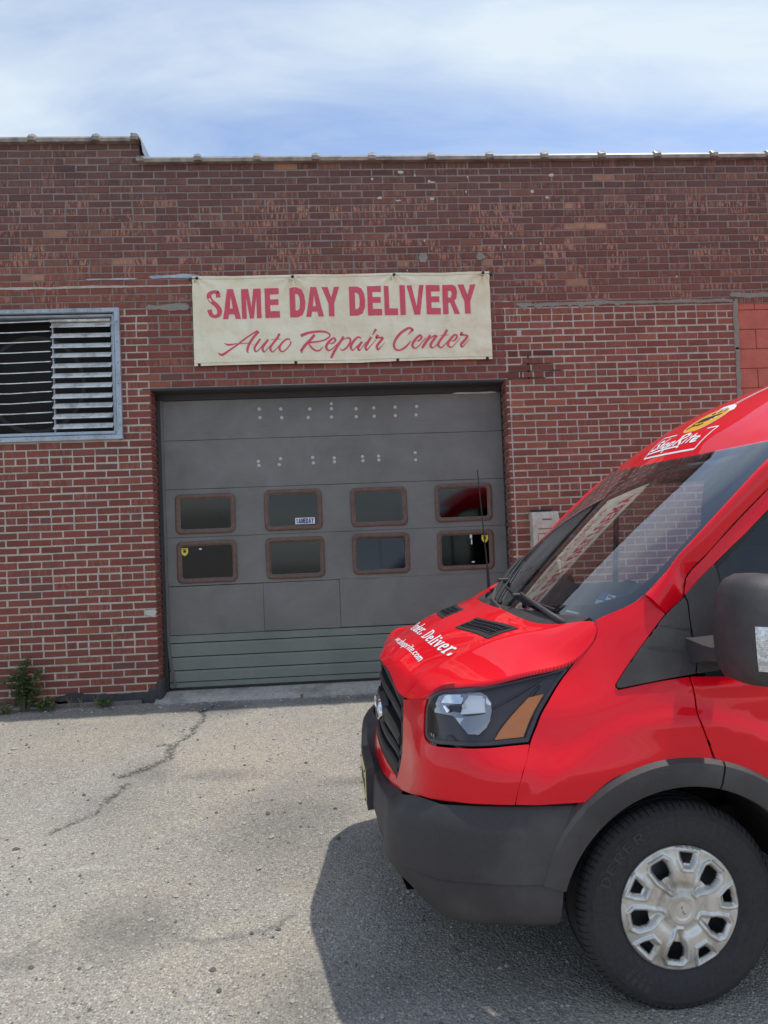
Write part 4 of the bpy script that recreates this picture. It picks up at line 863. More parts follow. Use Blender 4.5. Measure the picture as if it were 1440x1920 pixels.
def pebbles(name, n, m, seed, region_):
    r = np.random.RandomState(seed); mb = MB(); base = np.array([(1, 0, 0), (.3, .9, .1), (-.8, .6, 0), (-.8, -.6, .1), (.3, -.95, 0), (.1, .1, .75), (0, 0, -.4)]); F_ = [(0, 1, 5), (1, 2, 5), (2, 3, 5), (3, 4, 5), (4, 0, 5)]
    for k in range(n):
        x, y = region_(r); s = r.gamma(2., .0022) + .002; a = r.uniform(0, 6.28); c, s2 = math.cos(a), math.sin(a); q = base * s * r.uniform(.7, 1.3, base.shape)
        p = np.stack([q[:, 0] * c - q[:, 1] * s2, q[:, 0] * s2 + q[:, 1] * c, q[:, 2]], 1) + np.array((x, y, float(gz(y)) + s * .15)); mb.add(p, F_)
    tag(mb.build(name, m, fix=False), kind='stuff')
pebbles('loose_gravel', 1500, MAT['pebble_light'], 1, lambda r: (r.uniform(-3.2, 1.6), 2.3 + 4.8 * r.rand()**1.3)); pebbles('loose_gravel', 700, MAT['pebble_dark'], 2, lambda r: (r.uniform(-3.2, 1.6), 2.3 + 4.8 * r.rand()**1.2))
pebbles('loose_gravel', 500, MAT['pebble_light'], 3, lambda r: (r.uniform(-3.2, 1.5), 7.08 - .28 * r.rand()**2))

# ------------------------------------------------------------------ van body surfaces

def _nat(xk, Y):
    """natural cubic spline second derivatives, Y (n,m)"""
    n = len(xk); h = np.diff(xk)
    A = np.zeros((n, n)); B = np.zeros_like(Y)
    A[0, 0] = A[-1, -1] = 1
    for i in range(1, n - 1):
        A[i, i - 1] = h[i - 1]; A[i, i] = 2 * (h[i - 1] + h[i]); A[i, i + 1] = h[i]
        B[i] = 6 * ((Y[i + 1] - Y[i]) / h[i] - (Y[i] - Y[i - 1]) / h[i - 1])
    return np.linalg.solve(A, B)

def spl(xk, Y, x):
    """natural cubic spline through (xk, Y) at x; linear beyond the ends"""
    xk = np.asarray(xk, float); Y = np.asarray(Y, float)
    sh = Y.shape[1:]; Y = Y.reshape(len(xk), -1)
    x = np.atleast_1d(np.asarray(x, float)); M = _nat(xk, Y)
    i = np.clip(np.searchsorted(xk, x) - 1, 0, len(xk) - 2)
    h = (xk[i + 1] - xk[i])[:, None]; xc = np.clip(x, xk[0], xk[-1])
    a = (xk[i + 1] - xc)[:, None] / h; b = 1 - a
    r = a * Y[i] + b * Y[i + 1] + ((a**3 - a) * M[i] + (b**3 - b) * M[i + 1]) * h * h / 6
    d0 = (Y[1] - Y[0]) / (xk[1] - xk[0]) - (xk[1] - xk[0]) * M[1] / 6
    d1 = (Y[-1] - Y[-2]) / (xk[-1] - xk[-2]) + (xk[-1] - xk[-2]) * M[-2] / 6
    r = r + np.minimum(x - xk[0], 0)[:, None] * d0 + np.maximum(x - xk[-1], 0)[:, None] * d1
    return r.reshape((len(x),) + sh)

class Tensor:
    """interpolating tensor spline patch, net[i][j] = point at (uk[i], vk[j])"""
    def __init__(s, uk, vk, net):
        s.uk = np.asarray(uk, float); s.vk = np.asarray(vk, float); s.net = np.asarray(net, float)
    def __call__(s, u, v):
        u = np.atleast_1d(np.asarray(u, float)); v = np.atleast_1d(np.asarray(v, float))
        N = s.net
        # spline basis by evaluating on identity: cheap because nets are small
        Bu = spl(s.uk, np.eye(len(s.uk)), u); Bv = spl(s.vk, np.eye(len(s.vk)), v)
        return np.einsum('pi,pj,ijk->pk', Bu, Bv, N)

def sstep(a, b, x):
    t = np.clip((x - a) / (b - a), 0, 1); return t * t * (3 - 2 * t)

# ---- F: front fascia, wing, door side (param s along the plan curve, z height); van frame x forward, y left, z up
F_Z = [.62, .70, .757, .865, .935, 1.06, 1.14, 1.25, 1.34, 1.43, 1.60, 1.90, 2.15]
F_P = [
 [(.965,0),(.955,.25),(.928,.46),(.915,.60),(.880,.765),(.826,.852),(.767,.908),(.579,.980),(.44,.994),(.2,1.0),(0,1.0),(-.3,1.005),(-1.0,1.01),(-1.8,1.012)],
 [(.950,0),(.940,.25),(.914,.46),(.903,.60),(.874,.765),(.823,.848),(.766,.902),(.579,.977),(.44,.991),(.2,1.0),(0,1.0),(-.3,1.005),(-1.0,1.01),(-1.8,1.012)],
 [(.935,0),(.926,.25),(.900,.47),(.888,.61),(.866,.76),(.820,.843),(.765,.897),(.579,.973),(.44,.988),(.2,.998),(0,1.0),(-.3,1.005),(-1.0,1.01),(-1.8,1.012)],
 [(.925,0),(.917,.25),(.892,.48),(.878,.61),(.855,.755),(.812,.832),(.757,.887),(.56,.962),(.42,.980),(.2,.992),(0,.998),(-.3,1.003),(-1.0,1.01),(-1.8,1.012)],
 [(.918,0),(.910,.25),(.886,.48),(.868,.61),(.840,.745),(.802,.815),(.75,.872),(.555,.926),(.42,.952),(.2,.978),(0,.99),(-.3,.998),(-1.0,1.006),(-1.8,1.010)],
 [(.905,0),(.898,.25),(.875,.49),(.852,.62),(.826,.735),(.79,.79),(.735,.83),(.55,.877),(.42,.908),(.2,.950),(0,.973),(-.3,.988),(-1.0,.996),(-1.8,1.0)],
 [(.88,0),(.878,.25),(.865,.49),(.835,.62),(.795,.735),(.755,.78),(.69,.806),(.51,.838),(.40,.862),(.2,.915),(0,.953),(-.3,.974),(-1.0,.985),(-1.8,.99)],
 [(.82,0),(.815,.25),(.79,.48),(.755,.60),(.71,.70),(.665,.735),(.60,.76),(.44,.795),(.33,.828),(.19,.868),(0,.925),(-.3,.955),(-1.0,.966),(-1.8,.971)],
 [(.75,0),(.745,.25),(.71,.46),(.67,.57),(.62,.66),(.57,.69),(.51,.715),(.37,.755),(.29,.785),(.17,.832),(0,.895),(-.3,.944),(-1.0,.957),(-1.8,.961)],
 [(.66,0),(.655,.25),(.62,.45),(.58,.55),(.53,.63),(.48,.66),(.42,.685),(.29,.73),(.22,.76),(.12,.80),(-.03,.868),(-.3,.926),(-1.0,.943),(-1.8,.947)],
 [(.45,0),(.445,.25),(.41,.44),(.37,.53),(.33,.60),(.28,.63),(.23,.65),(.13,.71),(.08,.745),(0,.80),(-.12,.855),(-.35,.900),(-1.0,.922),(-1.8,.927)],
 [(.05,0),(.045,.25),(.01,.42),(-.03,.50),(-.06,.56),(-.1,.585),(-.13,.605),(-.2,.68),(-.23,.715),(-.29,.765),(-.37,.815),(-.55,.862),(-1.05,.890),(-1.8,.896)],
 [(-.15,0),(-.155,.25),(-.19,.40),(-.23,.47),(-.26,.52),(-.3,.545),(-.33,.565),(-.39,.65),(-.42,.68),(-.47,.72),(-.53,.77),(-.68,.825),(-1.1,.858),(-1.8,.865)],
]
_p = np.array(F_P[2]); F_S = np.concatenate([[0], np.cumsum(np.hypot(*np.diff(_p, axis=0).T))])
_Ft = Tensor(F_Z, F_S, F_P)
def F(s, z):
    s = np.atleast_1d(np.asarray(s, float)); z = np.atleast_1d(np.asarray(z, float))
    xy = _Ft(z, s); x = xy[:, 0]; y = xy[:, 1].copy()
    r = np.hypot(x, z - .345); side = sstep(F_S[6], F_S[8], s)
    y += side * .013 * sstep(.715, .645, r)
    # belt crease along the door
    y += side * .006 * sstep(.035, 0, np.abs(z - 1.115)) * sstep(.1, -.2, x)
    return np.stack([x, y, z], 1)

# ---- H: bonnet (u front to rear 0..1, v centre to side 0..1; mirrored for v < 0)
H_U = [0, .1, .25, .45, .7, .86, 1]
H_V = [0, .36, .72, .86, 1]
H_N = [
 [(0.925,0,1.098),(0.906,0.25,1.074),(0.882,0.49,1.031),(0.857,0.62,1.051),(0.83,0.73,1.074)],
 [(0.893,0,1.127),(0.878,0.25,1.1173),(0.836,0.515,1.086),(0.82,0.66,1.094),(0.788,0.767,1.118)],
 [(0.822,0,1.17),(0.806,0.245,1.1578),(0.782,0.497,1.12),(0.755,0.688,1.126),(0.7,0.805,1.137)],
 [(0.7,0,1.2402),(0.695,0.279,1.2273),(0.638,0.544,1.191),(0.62,0.718,1.163),(0.6,0.835,1.147)],
 [(0.56,0,1.291),(0.54,0.3094,1.2811),(0.4666,0.603,1.2533),(0.46,0.7592,1.2108),(0.455,0.855,1.176)],
 [(0.485,0,1.3138),(0.465,0.3255,1.3046),(0.3778,0.653,1.2769),(0.355,0.7816,1.2464),(0.315,0.865,1.207)],
 [(0.424,0,1.3309),(0.405,0.3412,1.3267),(0.295,0.6995,1.3133),(0.212,0.805,1.33),(0.228,0.85,1.275)],
]
_hn = np.array(H_N)
_Ht = Tensor(H_U, [-1, -.86, -.72, -.36, 0, .36, .72, .86, 1], np.concatenate([_hn[:, :0:-1] * np.array([1, -1, 1]), _hn], 1))
def _Hd0(u, v):
    return _Ht(u, v)
def Hd(u, v):
    p = _Hd0(u, v); u = np.atleast_1d(np.asarray(u, float)); d = np.sqrt((np.abs(np.atleast_1d(v)) - .72)**2 + .013**2)
    p[:, 2] += .011 * np.exp(-d / .075) * sstep(.0, .14, u) * sstep(1.02, .8, u); return p

# ---- W: windscreen (t bottom to top, y)
def Ws(t, y):
    t = np.atleast_1d(np.asarray(t, float)); y = np.atleast_1d(np.asarray(y, float))
    x = .445 - .845 * t - (.37 - .13 * t) * y * y + .022 * np.sin(np.pi * np.clip(t, 0, 1))
    z = 1.27 + .69 * t + .035 * t * y * y
    return np.stack([x, y, z], 1)
WE = lambda t: .838 + .022 * np.sin(np.pi * t) - .01 * t          # half width of the glass

# ---- R: roof (u from windscreen top backwards, v -1..1)
R_U = [0, .08, .18, .3, .45, .62, .8, 1.0, 1.5, 2.0]
R_C = [(-.40,1.96),(-.465,2.028),(-.545,2.092),(-.65,2.158),(-.79,2.232),(-.97,2.304),(-1.25,2.388),(-1.75,2.475),(-2.7,2.54),(-4.75,2.55)]
R_K = [.24, .24, .24, .24, .25, .21, .16, .10, .0, .0]
R_W = [.83, .833, .838, .845, .85, .855, .86, .865, .868, .868]
R_G = [-.012, .035, .085, .15, .21, .26, .30, .33, .36, .36]
_Rt = lambda u: spl(R_U, np.concatenate([np.array(R_C), np.array(R_K)[:, None], np.array(R_W)[:, None], np.array(R_G)[:, None]], 1), u)
def Rf(u, v):
    v = np.atleast_1d(np.asarray(v, float)); q = _Rt(u)
    y = v * q[:, 3]
    return np.stack([q[:, 0] - q[:, 2] * y * y, y, q[:, 1] - q[:, 4] * (.35 * np.abs(v)**2 + .65 * np.abs(v)**6)], 1)

# ---- B: bumper (s index-like along plan, z)
B_Z = [.30, .335, .37, .44, .493, .507, .60, .675, .705, .742, .7565]
B_A = [(1.000,0),(.998,.25),(.986,.48),(.983,.56),(.995,.63),(.968,.75),(.900,.85),(.835,.92),(.745,.98),(.613,1.018),(.48,1.016),(.33,1.012),(.1,1.012)]
def _boff(p, o):
    p = np.array(p, float); d = np.gradient(p, axis=0); n = np.stack([d[:, 1], -d[:, 0]], 1); n /= np.linalg.norm(n, axis=1)[:, None]
    n[:4] = (1, 0); n[-1] = n[-2] = n[-3] = (0, 1)
    return p + n * np.asarray(o)[:, None]
_o = lambda a, b: np.array([a, a, a, a, a, a*.92+b*.08, a*.6+b*.4, a*.2+b*.8, b, b, b, b, b])
B_P = [_boff(B_A, _o(-.20, -.16)), _boff(B_A, _o(-.13, -.07)), _boff(B_A, _o(-.085, -.02)), _boff(B_A, _o(-.03, -.008)), _boff(B_A, _o(-.006, -.010)),
       _boff(B_A, _o(0, 0)), _boff(B_A, _o(-.006, -.002)), _boff(B_A, _o(-.018, -.006)), _boff(B_A, _o(-.032, -.014)), _boff(B_A, _o(-.070, -.028)), _boff(B_A, _o(-.100, -.043))]
_b = np.array(B_A); B_S = np.concatenate([[0], np.cumsum(np.hypot(*np.diff(_b, axis=0).T))])
def Bm(s, z):
    s = np.atleast_1d(np.asarray(s, float)); z = np.atleast_1d(np.asarray(z, float))
    Bv = spl(B_S, np.eye(len(B_S)), np.abs(s))
    rows = np.einsum('pj,ijk->pik', Bv, np.array(B_P))
    # piecewise linear with slight rounding in z
    zk = np.array(B_Z); i = np.clip(np.searchsorted(zk, z) - 1, 0, len(zk) - 2)
    a = ((z - zk[i]) / (zk[i + 1] - zk[i]))[:, None]; k = np.arange(len(z))
    xy = rows[k, i] * (1 - a) + rows[k, i + 1] * a
    y = xy[:, 1] * np.where(s < 0, -1, 1)
    return np.stack([xy[:, 0], y, z], 1)

FIT = {"hl":[[0.7609,1.0416],[0.7574,1.005],[0.756,0.9542],[0.7704,0.9365],[0.7988,0.9262],[0.8554,0.9245],[0.931,0.9316],[1.0503,0.9357],[1.1887,0.9441],[1.2181,0.9921],[1.2444,1.04],[1.2799,1.0865],[1.3249,1.1437],[1.3608,1.1977],[1.2827,1.1816],[1.1479,1.1562],[1.0216,1.1355],[0.9321,1.1253],[0.8721,1.1205],[0.8378,1.1124],[0.799,1.0964],[0.7748,1.0759]],
 "fascia":[[0.4576,1.0148],[0.6019,1.0439],[0.7597,1.0692],[0.7486,1.0322],[0.7468,0.9525],[0.7642,0.9327],[0.7957,0.9221],[0.8556,0.9207],[0.9309,0.9274],[1.0499,0.9317],[1.1871,0.9409],[1.1531,0.8573],[1.1404,0.757],[1.0533,0.7571],[0.9339,0.7539],[0.77,0.7362],[0.5905,0.6913],[0.5353,0.6775]],
 "grl":[[0.4607,0.694],[0.4616,0.7402],[0.4684,0.7885],[0.4854,0.8762],[0.4728,0.9571]],
 "fender":[[1.3658,1.1986],[1.3294,1.1437],[1.2839,1.0857],[1.2481,1.0392],[1.2217,0.9921],[1.1908,0.9416],[1.1565,0.8573],[1.1438,0.7571],[1.2743,0.7595],[1.3806,0.759],[1.4135,0.7946],[1.4651,0.829],[1.5294,0.8486],[1.6108,0.8599],[1.7003,0.862],[1.7698,0.8577],[1.827,0.8477],[1.8061,0.9384],[1.785,1.0148],[1.7856,1.077],[1.7775,1.1439],[1.684,1.1329],[1.6117,1.1209],[1.5371,1.1079],[1.5279,1.1156],[1.5289,1.124],[1.6506,1.2604],[1.7336,1.3545],[1.7151,1.3838],[1.6878,1.4068],[1.6471,1.4238],[1.6137,1.3937],[1.5472,1.365],[1.4818,1.3453],[1.4582,1.3364],[1.4743,1.3058],[1.4607,1.2719],[1.4114,1.2333]],
 "tri":[[1.5334,1.1155],[1.5326,1.124],[1.654,1.2603],[1.7391,1.3535],[1.7948,1.4106],[1.8084,1.3838],[1.8112,1.3112],[1.8061,1.2392],[1.8065,1.1944],[1.799,1.1546],[1.6849,1.1372],[1.6126,1.1251],[1.5457,1.1137]],
 "mtri":[[1.7988,1.4169],[1.8411,1.4695],[1.8866,1.5195],[1.9031,1.4976],[1.9308,1.4262],[1.9572,1.3518],[1.9612,1.26],[1.9439,1.1723],[1.8793,1.1628],[1.8045,1.1543],[1.8111,1.1942],[1.8106,1.2391],[1.8156,1.3111],[1.814,1.3837]],
 "doorseam":[[1.8399,0.8434],[1.8116,0.9381],[1.7905,1.0145],[1.7911,1.0767],[1.7832,1.1454]],
 "frame_out":[[1.7964,1.4197],[1.7923,1.4521],[1.7909,1.4772],[1.8035,1.5049],[1.8409,1.5498],[1.8928,1.6308],[1.9802,1.7846]],
 "frame_in":[[1.7994,1.4197],[1.8405,1.4723],[1.8866,1.5233],[1.9795,1.631],[2.0312,1.7144]],
 "pil_out":[[1.7367,1.3563],[1.7653,1.3856],[1.7921,1.4161],[1.7871,1.4522],[1.7851,1.4792],[1.797,1.5079],[1.8339,1.5528],[1.8842,1.6348],[1.9717,1.7886]],
 "amber":[[1.0753,0.9584],[1.0928,0.9798],[1.1384,1.0272],[1.1823,1.0747],[1.1981,1.0898],[1.2565,1.1014],[1.2394,1.078],[1.2213,1.0508],[1.1971,1.008],[1.1729,0.9652]],
 "refl":[[0.8463,1.034],[0.8402,1.0619],[0.8326,1.0901],[0.8716,1.1008],[0.9394,1.1088],[0.9688,1.1115],[1.0039,1.112],[1.0378,1.0982],[1.063,1.0765],[1.0718,1.047],[1.0667,1.0175],[1.0505,0.9939],[1.0234,0.9733],[0.9861,0.9759],[0.9702,0.9916],[0.9459,1.0164],[0.9186,1.0314],[0.8817,1.0318]],
 "rib":[[0.9685,1.1082],[1.0052,1.1098],[1.0298,1.0984],[1.0499,1.0437],[0.9567,1.0386],[0.9623,1.0882]],
 "sh1":[[0.867,1.0683],[0.8704,1.0975],[0.9386,1.1061],[0.9485,1.0888],[0.9482,1.0721]],
 "sh2":[[0.8419,1.0588],[0.8873,1.0619],[0.9134,1.0475],[0.8984,1.0385],[0.8555,1.0334]],
 "gap":[[0.8919,1.0643],[0.9513,1.0673],[0.955,1.0486],[0.9173,1.0478]],
 "low":[[0.9327,1.026],[1.0456,1.0364],[1.0681,1.0279],[1.0552,0.9993],[1.0222,0.9733],[0.9854,0.9766]],
 "rst":[[1.0375,1.0935],[1.0634,1.0729],[1.0707,1.0489],[1.0518,1.051]]}
FIT = {k: [tuple(p) for p in v] for k, v in FIT.items()}

# ------------------------------------------------------------------ van materials
def m_paint():
    m = mat('van_red', (.80, .0, .011), rough=.42, coat=.7, coat_rough=.03, spec=.12); t = NT(m); v = t.pos((1, 1, 1), 'obj'); n = t.noise(v, 7, 5, .6); n2 = t.noise(v, 1.6, 5, .6)
    t.col(t.mix(t.ramp(n2, [(.4, 0.), (.75, .12)]), (.80, .0, .011), (.68, .008, .018)))
    cr = t.ramp(n, [(.4, .004), (.8, .03)]); t.l(cr, t.b.inputs['Coat Roughness'])
m_paint()
grain(mat('black_plastic', (.045, .039, .040), rough=.55, spec=.4), .25, 300, .35, 'obj', (.085, .077, .074), 3.2, .10)
grain(mat('grille_plastic', (.026, .024, .026), rough=.5), .15, 120, .05, 'obj')
mat('shell_dark', (.012, .010, .011), rough=.9); mat('rubber_seal', (.012, .012, .013), rough=.6)
grain(mat('tyre_rubber', (.036, .034, .036), rough=.78, spec=.35), .25, 60, .1, 'obj', (.040, .038, .037), 8)
m = grain(mat('hubcap_silver', (.66, .64, .60), rough=.3, metal=.6), .08, 40, 0, 'obj', (.36, .31, .25), 9, .08)
mat('tyre_letter', (.041, .037, .038), rough=.6); mat('wheel_steel', (.10, .10, .105), rough=.5, metal=.6); mat('disc_dark', (.03, .03, .032), rough=.6)
mat('chrome', (.86, .86, .87), rough=.05, metal=1.); 

def m_reflector():
    m = mat('reflector', (.90, .90, .90), rough=.10, metal=1.); t = NT(m); v = t.pos((1, 1, 1), 'obj')
    vo = t.n('ShaderNodeTexVoronoi', feature='F1'); vo.inputs['Scale'].default_value = 17; t.l(v, vo.inputs['Vector'])
    a = t.n('ShaderNodeVectorMath', operation='SUBTRACT'); t.l(vo.outputs['Color'], a.inputs[0]); a.inputs[1].default_value = (.5, .5, .5)
    s = t.n('ShaderNodeVectorMath', operation='SCALE'); t.l(a.outputs[0], s.inputs[0]); s.inputs['Scale'].default_value = .26
    g = t.n('ShaderNodeNewGeometry'); d = t.n('ShaderNodeVectorMath', operation='ADD'); t.l(g.outputs['Normal'], d.inputs[0]); t.l(s.outputs[0], d.inputs[1])
    n = t.n('ShaderNodeVectorMath', operation='NORMALIZE'); t.l(d.outputs[0], n.inputs[0]); t.l(n.outputs[0], t.b.inputs['Normal'])
m_reflector()
mat('lamp_black', (.060, .040, .046), rough=.35); mat('reflector_dark', (.35, .34, .35), rough=.25, metal=1.); mat('reflector_soft', (.95, .95, .95), rough=.3, metal=.25); grain(mat('lamp_facets', (.75, .74, .74), rough=.15, metal=.6), .5, 90, .9, 'obj'); mat('amber', (.86, .27, .018), rough=.25, coat=.6); mat('bulb_glass', (.75, .75, .74), rough=.15)
m_glass('clear_lens', (.93, .93, .94), .02, 1.45, .85); m_glass('windscreen_glass', (.86, .91, .88), .006, 1.5, 2.5); m_glass('side_glass', (.70, .74, .73), .008, 1.5, 1.1)
mat('frit', (.012, .012, .013), rough=.25); mat('trim_grey', (.72, .77, .73), rough=.75); mat('dash_dark', (.035, .036, .037), rough=.75); mat('dash_top', (.085, .088, .088), rough=.8); mat('seat_cloth', (.045, .043, .045), rough=.9); mat('headlining', (.30, .30, .285), rough=.9)
mat('vinyl_white', (.85, .85, .86), rough=.4); mat('vinyl_yellow', (.80, .40, .015), rough=.4); mat('vinyl_black', (.02, .018, .02), rough=.4); mat('vinyl_red', (.5, .02, .03), rough=.4)
mat('plate_yellow', (.70, .61, .30), rough=.45); mat('sticker_purple', (.17, .12, .45), rough=.6); mat('sticker_mint', (.55, .72, .65), rough=.6); mat('emblem_blue', (.01, .03, .14), rough=.25, coat=1.)
mat('mirror_lamp', (.72, .70, .69), rough=.12, coat=1.); mat('lamp_red', (.5, .03, .04), rough=.2)

# ------------------------------------------------------------------ van: local frame x forward, y to its left, z up, origin under the front axle
VP = R(-2)
van = empty('delivery_van', (1.09363933, 3.46120865, 0), math.atan2(math.sin(VP), -math.cos(VP)))
tag(van, 'red high-sided delivery van parked with its nose in front of the garage door', 'van')
def vb(mb, name, m, smooth=False, angle=None, parent=None): return mb.build(name, MAT[m], parent or van, smooth, angle=angle)
RED = MAT['van_red']
def sx_of(x, z):          # plan parameter on F at given x, height z
    s = np.linspace(F_S[5], F_S[-1] + 4, 900); p = F(s, np.full(900, z)); return float(np.interp(-x, -p[:, 0], s))
FT = FIT
ARC = lambda r, a0, a1, n=26: [(r * math.cos(R(a)), .345 + r * math.sin(R(a))) for a in np.linspace(a0, a1, n)]
arc_F = lambda r, a0, a1, n=26: [(sx_of(x, z), z) for x, z in ARC(r, a0, a1, n)]
GP = .0022
# front fascia (one piece across the nose)
half = FT['fascia']; lip = [(.30, .662), (0, .668)]; top = [(0, .712), (.30, .705)] + FT['grl']
# near half boundary: lip centre -> corner ... -> grille edge -> centre
near_h = list(reversed(half)) ; near = [(.0, .652), (.25, .652), (.42, .658)] + near_h
near = near + list(reversed(FT['grl'])) + [(.42, .702), (.25, .708), (.0, .712)]
far = [(-a, b) for a, b in near][::-1]
fasc = near + far
ff = lambda s, z: (lambda p: np.column_stack([p[:, 0], p[:, 1] * np.where(np.asarray(s) < 0, -1, 1), p[:, 2]]))(F(np.abs(s), z))
# drop doubled centre points
q = [near[0]]
for p in near[1:] + far[1:-1]:
    if abs(p[0] - q[-1][0]) + abs(p[1] - q[-1][1]) > 1e-4: q.append(p)
panel('front_fascia', ff, q, RED, van, .022, thick=.018, gap=.0012)
# wings
panel('fender', F, smooth_poly(FT['fender'], 32, 4), RED, van, .022, thick=.02, gap=.0012, mirror=True)
# doors: lower skin with arch cut, upper frame round the window
xr = -1.27
seam = FT['doorseam']; fo, fi = FT['frame_out'], FT['frame_in']; mt = FT['mtri']
ext = lambda q, z: q + [(q[-1][0] + (q[-1][0] - q[-2][0]) * (z - q[-1][1]) / (q[-1][1] - q[-2][1]), z)]
arcd = [(s, z) for s, z in arc_F(.527, 106, 172, 20)]
fo2 = fo + [(sx_of(-.56, 1.88), 1.88), (sx_of(-.66, 1.97), 1.97), (sx_of(-.80, 2.03), 2.03), (sx_of(xr, 2.06), 2.06)]
fi2 = [fi[0], fi[1], fi[2], fi[3], fi[4], (sx_of(-.55, 1.80), 1.80), (sx_of(-.66, 1.885), 1.885), (sx_of(-.82, 1.93), 1.93), (sx_of(xr + .07, 1.945), 1.945)]
door_low = [seam[-1]] + list(reversed(seam[:-1])) + arcd + [(sx_of(-.60, .40), .40), (sx_of(xr, .40), .40), (sx_of(xr, 1.155), 1.155), (sx_of(-.32, 1.135), 1.135)]
panel('door', F, door_low, RED, van, .03, thick=.02, gap=.002, mirror=True)
door_up = fo2 + [(sx_of(xr, 1.162), 1.162), (sx_of(xr + .07, 1.162), 1.162)] + list(reversed(fi2))
panel('door_frame', F, door_up, RED, van, .03, thick=.03, gap=.0015, mirror=True)
gl_poly = [(fi[2][0] + .0, fi[2][1] - .01)] + fi2[3:] + [(sx_of(xr + .07, 1.150), 1.150), (sx_of(-.40, 1.135), 1.135), (sx_of(-.22, 1.14), 1.14), (sx_of(-.225, 1.40), 1.40)]
panel('door_window', F, gl_poly, MAT['side_glass'], van, .05, off=-.012, thick=0, gap=-.012, mirror=True)
# black window channel round the glass
fi_in = offset_poly(np.array(gl_poly), .022)
panel('window_seal', F, gl_poly, MAT['rubber_seal'], van, .02, off=-.007, thick=.01, gap=.001, holes=[resample(fi_in, .02)], mirror=True)
# triangles ahead of the window
def bulge_tri(V, P): return .010 + .006 * sstep(.0, .1, P[:, 2] - 1.12)
def ribs(V, P):
    x, z = P[:, 0], P[:, 2]; a = sstep(.11, .04, x) ; e = .004 * a * (sstep(-.012, .0, z - (1.285 + .12 * x)) * sstep(.045, .03, z - (1.285 + .12 * x)) + sstep(-.012, .0, z - (1.20 + .1 * x)) * sstep(.055, .04, z - (1.20 + .1 * x))); return .008 - e
panel('fender_trim', F, smooth_poly(FT['tri'], 40, 3), MAT['black_plastic'], van, .010, off=.0, thick=.02, gap=.001, extra=ribs, mirror=True)
panel('mirror_base', F, smooth_poly(mt, 40, 3), MAT['black_plastic'], van, .012, thick=.02, gap=.001, extra=lambda V, P: .009 + .0 * V[:, 0], mirror=True)
# cargo side behind the doors, with the rear arch
def xz2s(q): return [(sx_of(x, z), z) for x, z in q]
xb = -4.86
rear_arc = [(-3.75 + .46 * math.cos(R(a)), .345 + .46 * math.sin(R(a))) for a in np.linspace(8, 172, 24)]
panel('cargo_side', F, xz2s([(xr - .006, .40), (xr - .006, 2.10), (xb, 2.10), (xb, .42)] + rear_arc[::-1] + []), RED, van, .12, thick=.02, gap=.001, bstep=.05, mirror=True)
panel('cant_rail', F, xz2s([(-.585, 1.93), (-.66, 1.985), (-.80, 2.045), (xr, 2.072), (xr, 2.14), (-1.0, 2.13), (-.78, 2.10), (-.64, 2.03)]), RED, van, .04, thick=.02, gap=.0, mirror=True)
# bonnet, roof, screen
def hood_grid():
    return patch('hood', Hd, (0, 1), (-1, 1), 70, 130, RED, van, thick=.02)
hood_grid()
patch('roof', Rf, (0, 2.0), (-1, 1), 90, 90, RED, van, thick=.03)
def pill():
    po = np.array(FT['pil_out']); q = F(po[:, 0], po[:, 1]); top = F([sx_of(-.60, 1.93)] , [1.93]); q = np.concatenate([q, top]); q = spl(np.concatenate([[0], np.cumsum(np.linalg.norm(np.diff(q, axis=0), axis=1))]), q, np.linspace(0, 1, 60) * np.sum(np.linalg.norm(np.diff(q, axis=0), axis=1)))
    t = np.linspace(.215, 1.03, 60); e = np.array([Ws([a], [WE(a)])[0] for a in t]) ; mid = np.column_stack([e[:, 0] * .9 + q[:, 0] * .1 + (.026 + .012 * (1 - t)) * (1 - .75 * sstep(.82, 1.0, t)) * sstep(.19, .42, t), np.maximum(q[:, 1], e[:, 1]) + .014, e[:, 2] * .84 + q[:, 2] * .16 + (.030 + .018 * (1 - t)) * (1 - .75 * sstep(.82, 1.0, t)) * sstep(.19, .42, t)])
    V = []; k = 14
    for i in range(60):
        for j in range(k):
            w = j / (k - 1); V.append((1 - w)**2 * e[i] + 2 * w * (1 - w) * mid[i] + w * w * q[i])
    V = np.array(V); f = [(i * k + j, i * k + j + 1, (i + 1) * k + j + 1, (i + 1) * k + j) for i in range(59) for j in range(k - 1)]
    G = V.reshape(60, k, 3); du = np.gradient(G, axis=0); dv = np.gradient(G, axis=1); n = np.cross(du, dv); n /= np.linalg.norm(n, axis=2, keepdims=True); n = n.reshape(-1, 3); s = np.sign(np.sum(n * (V - CEN), 1).sum()); n *= s
    if s * 1 > 0 and np.dot(np.cross(V[f[0][1]] - V[f[0][0]], V[f[0][2]] - V[f[0][0]]), n[0]) < 0 or np.dot(np.cross(V[f[0][1]] - V[f[0][0]], V[f[0][2]] - V[f[0][0]]), n[0]) < 0: f = [a[::-1] for a in f]
    mesh_obj('a_pillar', V, f, RED, van, normals=n); mesh_obj('a_pillar', V * np.array([1, -1, 1]), [a[::-1] for a in f], RED, van, normals=n * np.array([1, -1, 1])); return e, q
pe, pq = pill()
wsf = lambda t, k: Ws(t, np.asarray(k) * WE(np.asarray(t)))
screen = patch('windscreen', wsf, (.0, 1.0), (-1, 1), 30, 40, MAT['windscreen_glass'], van)
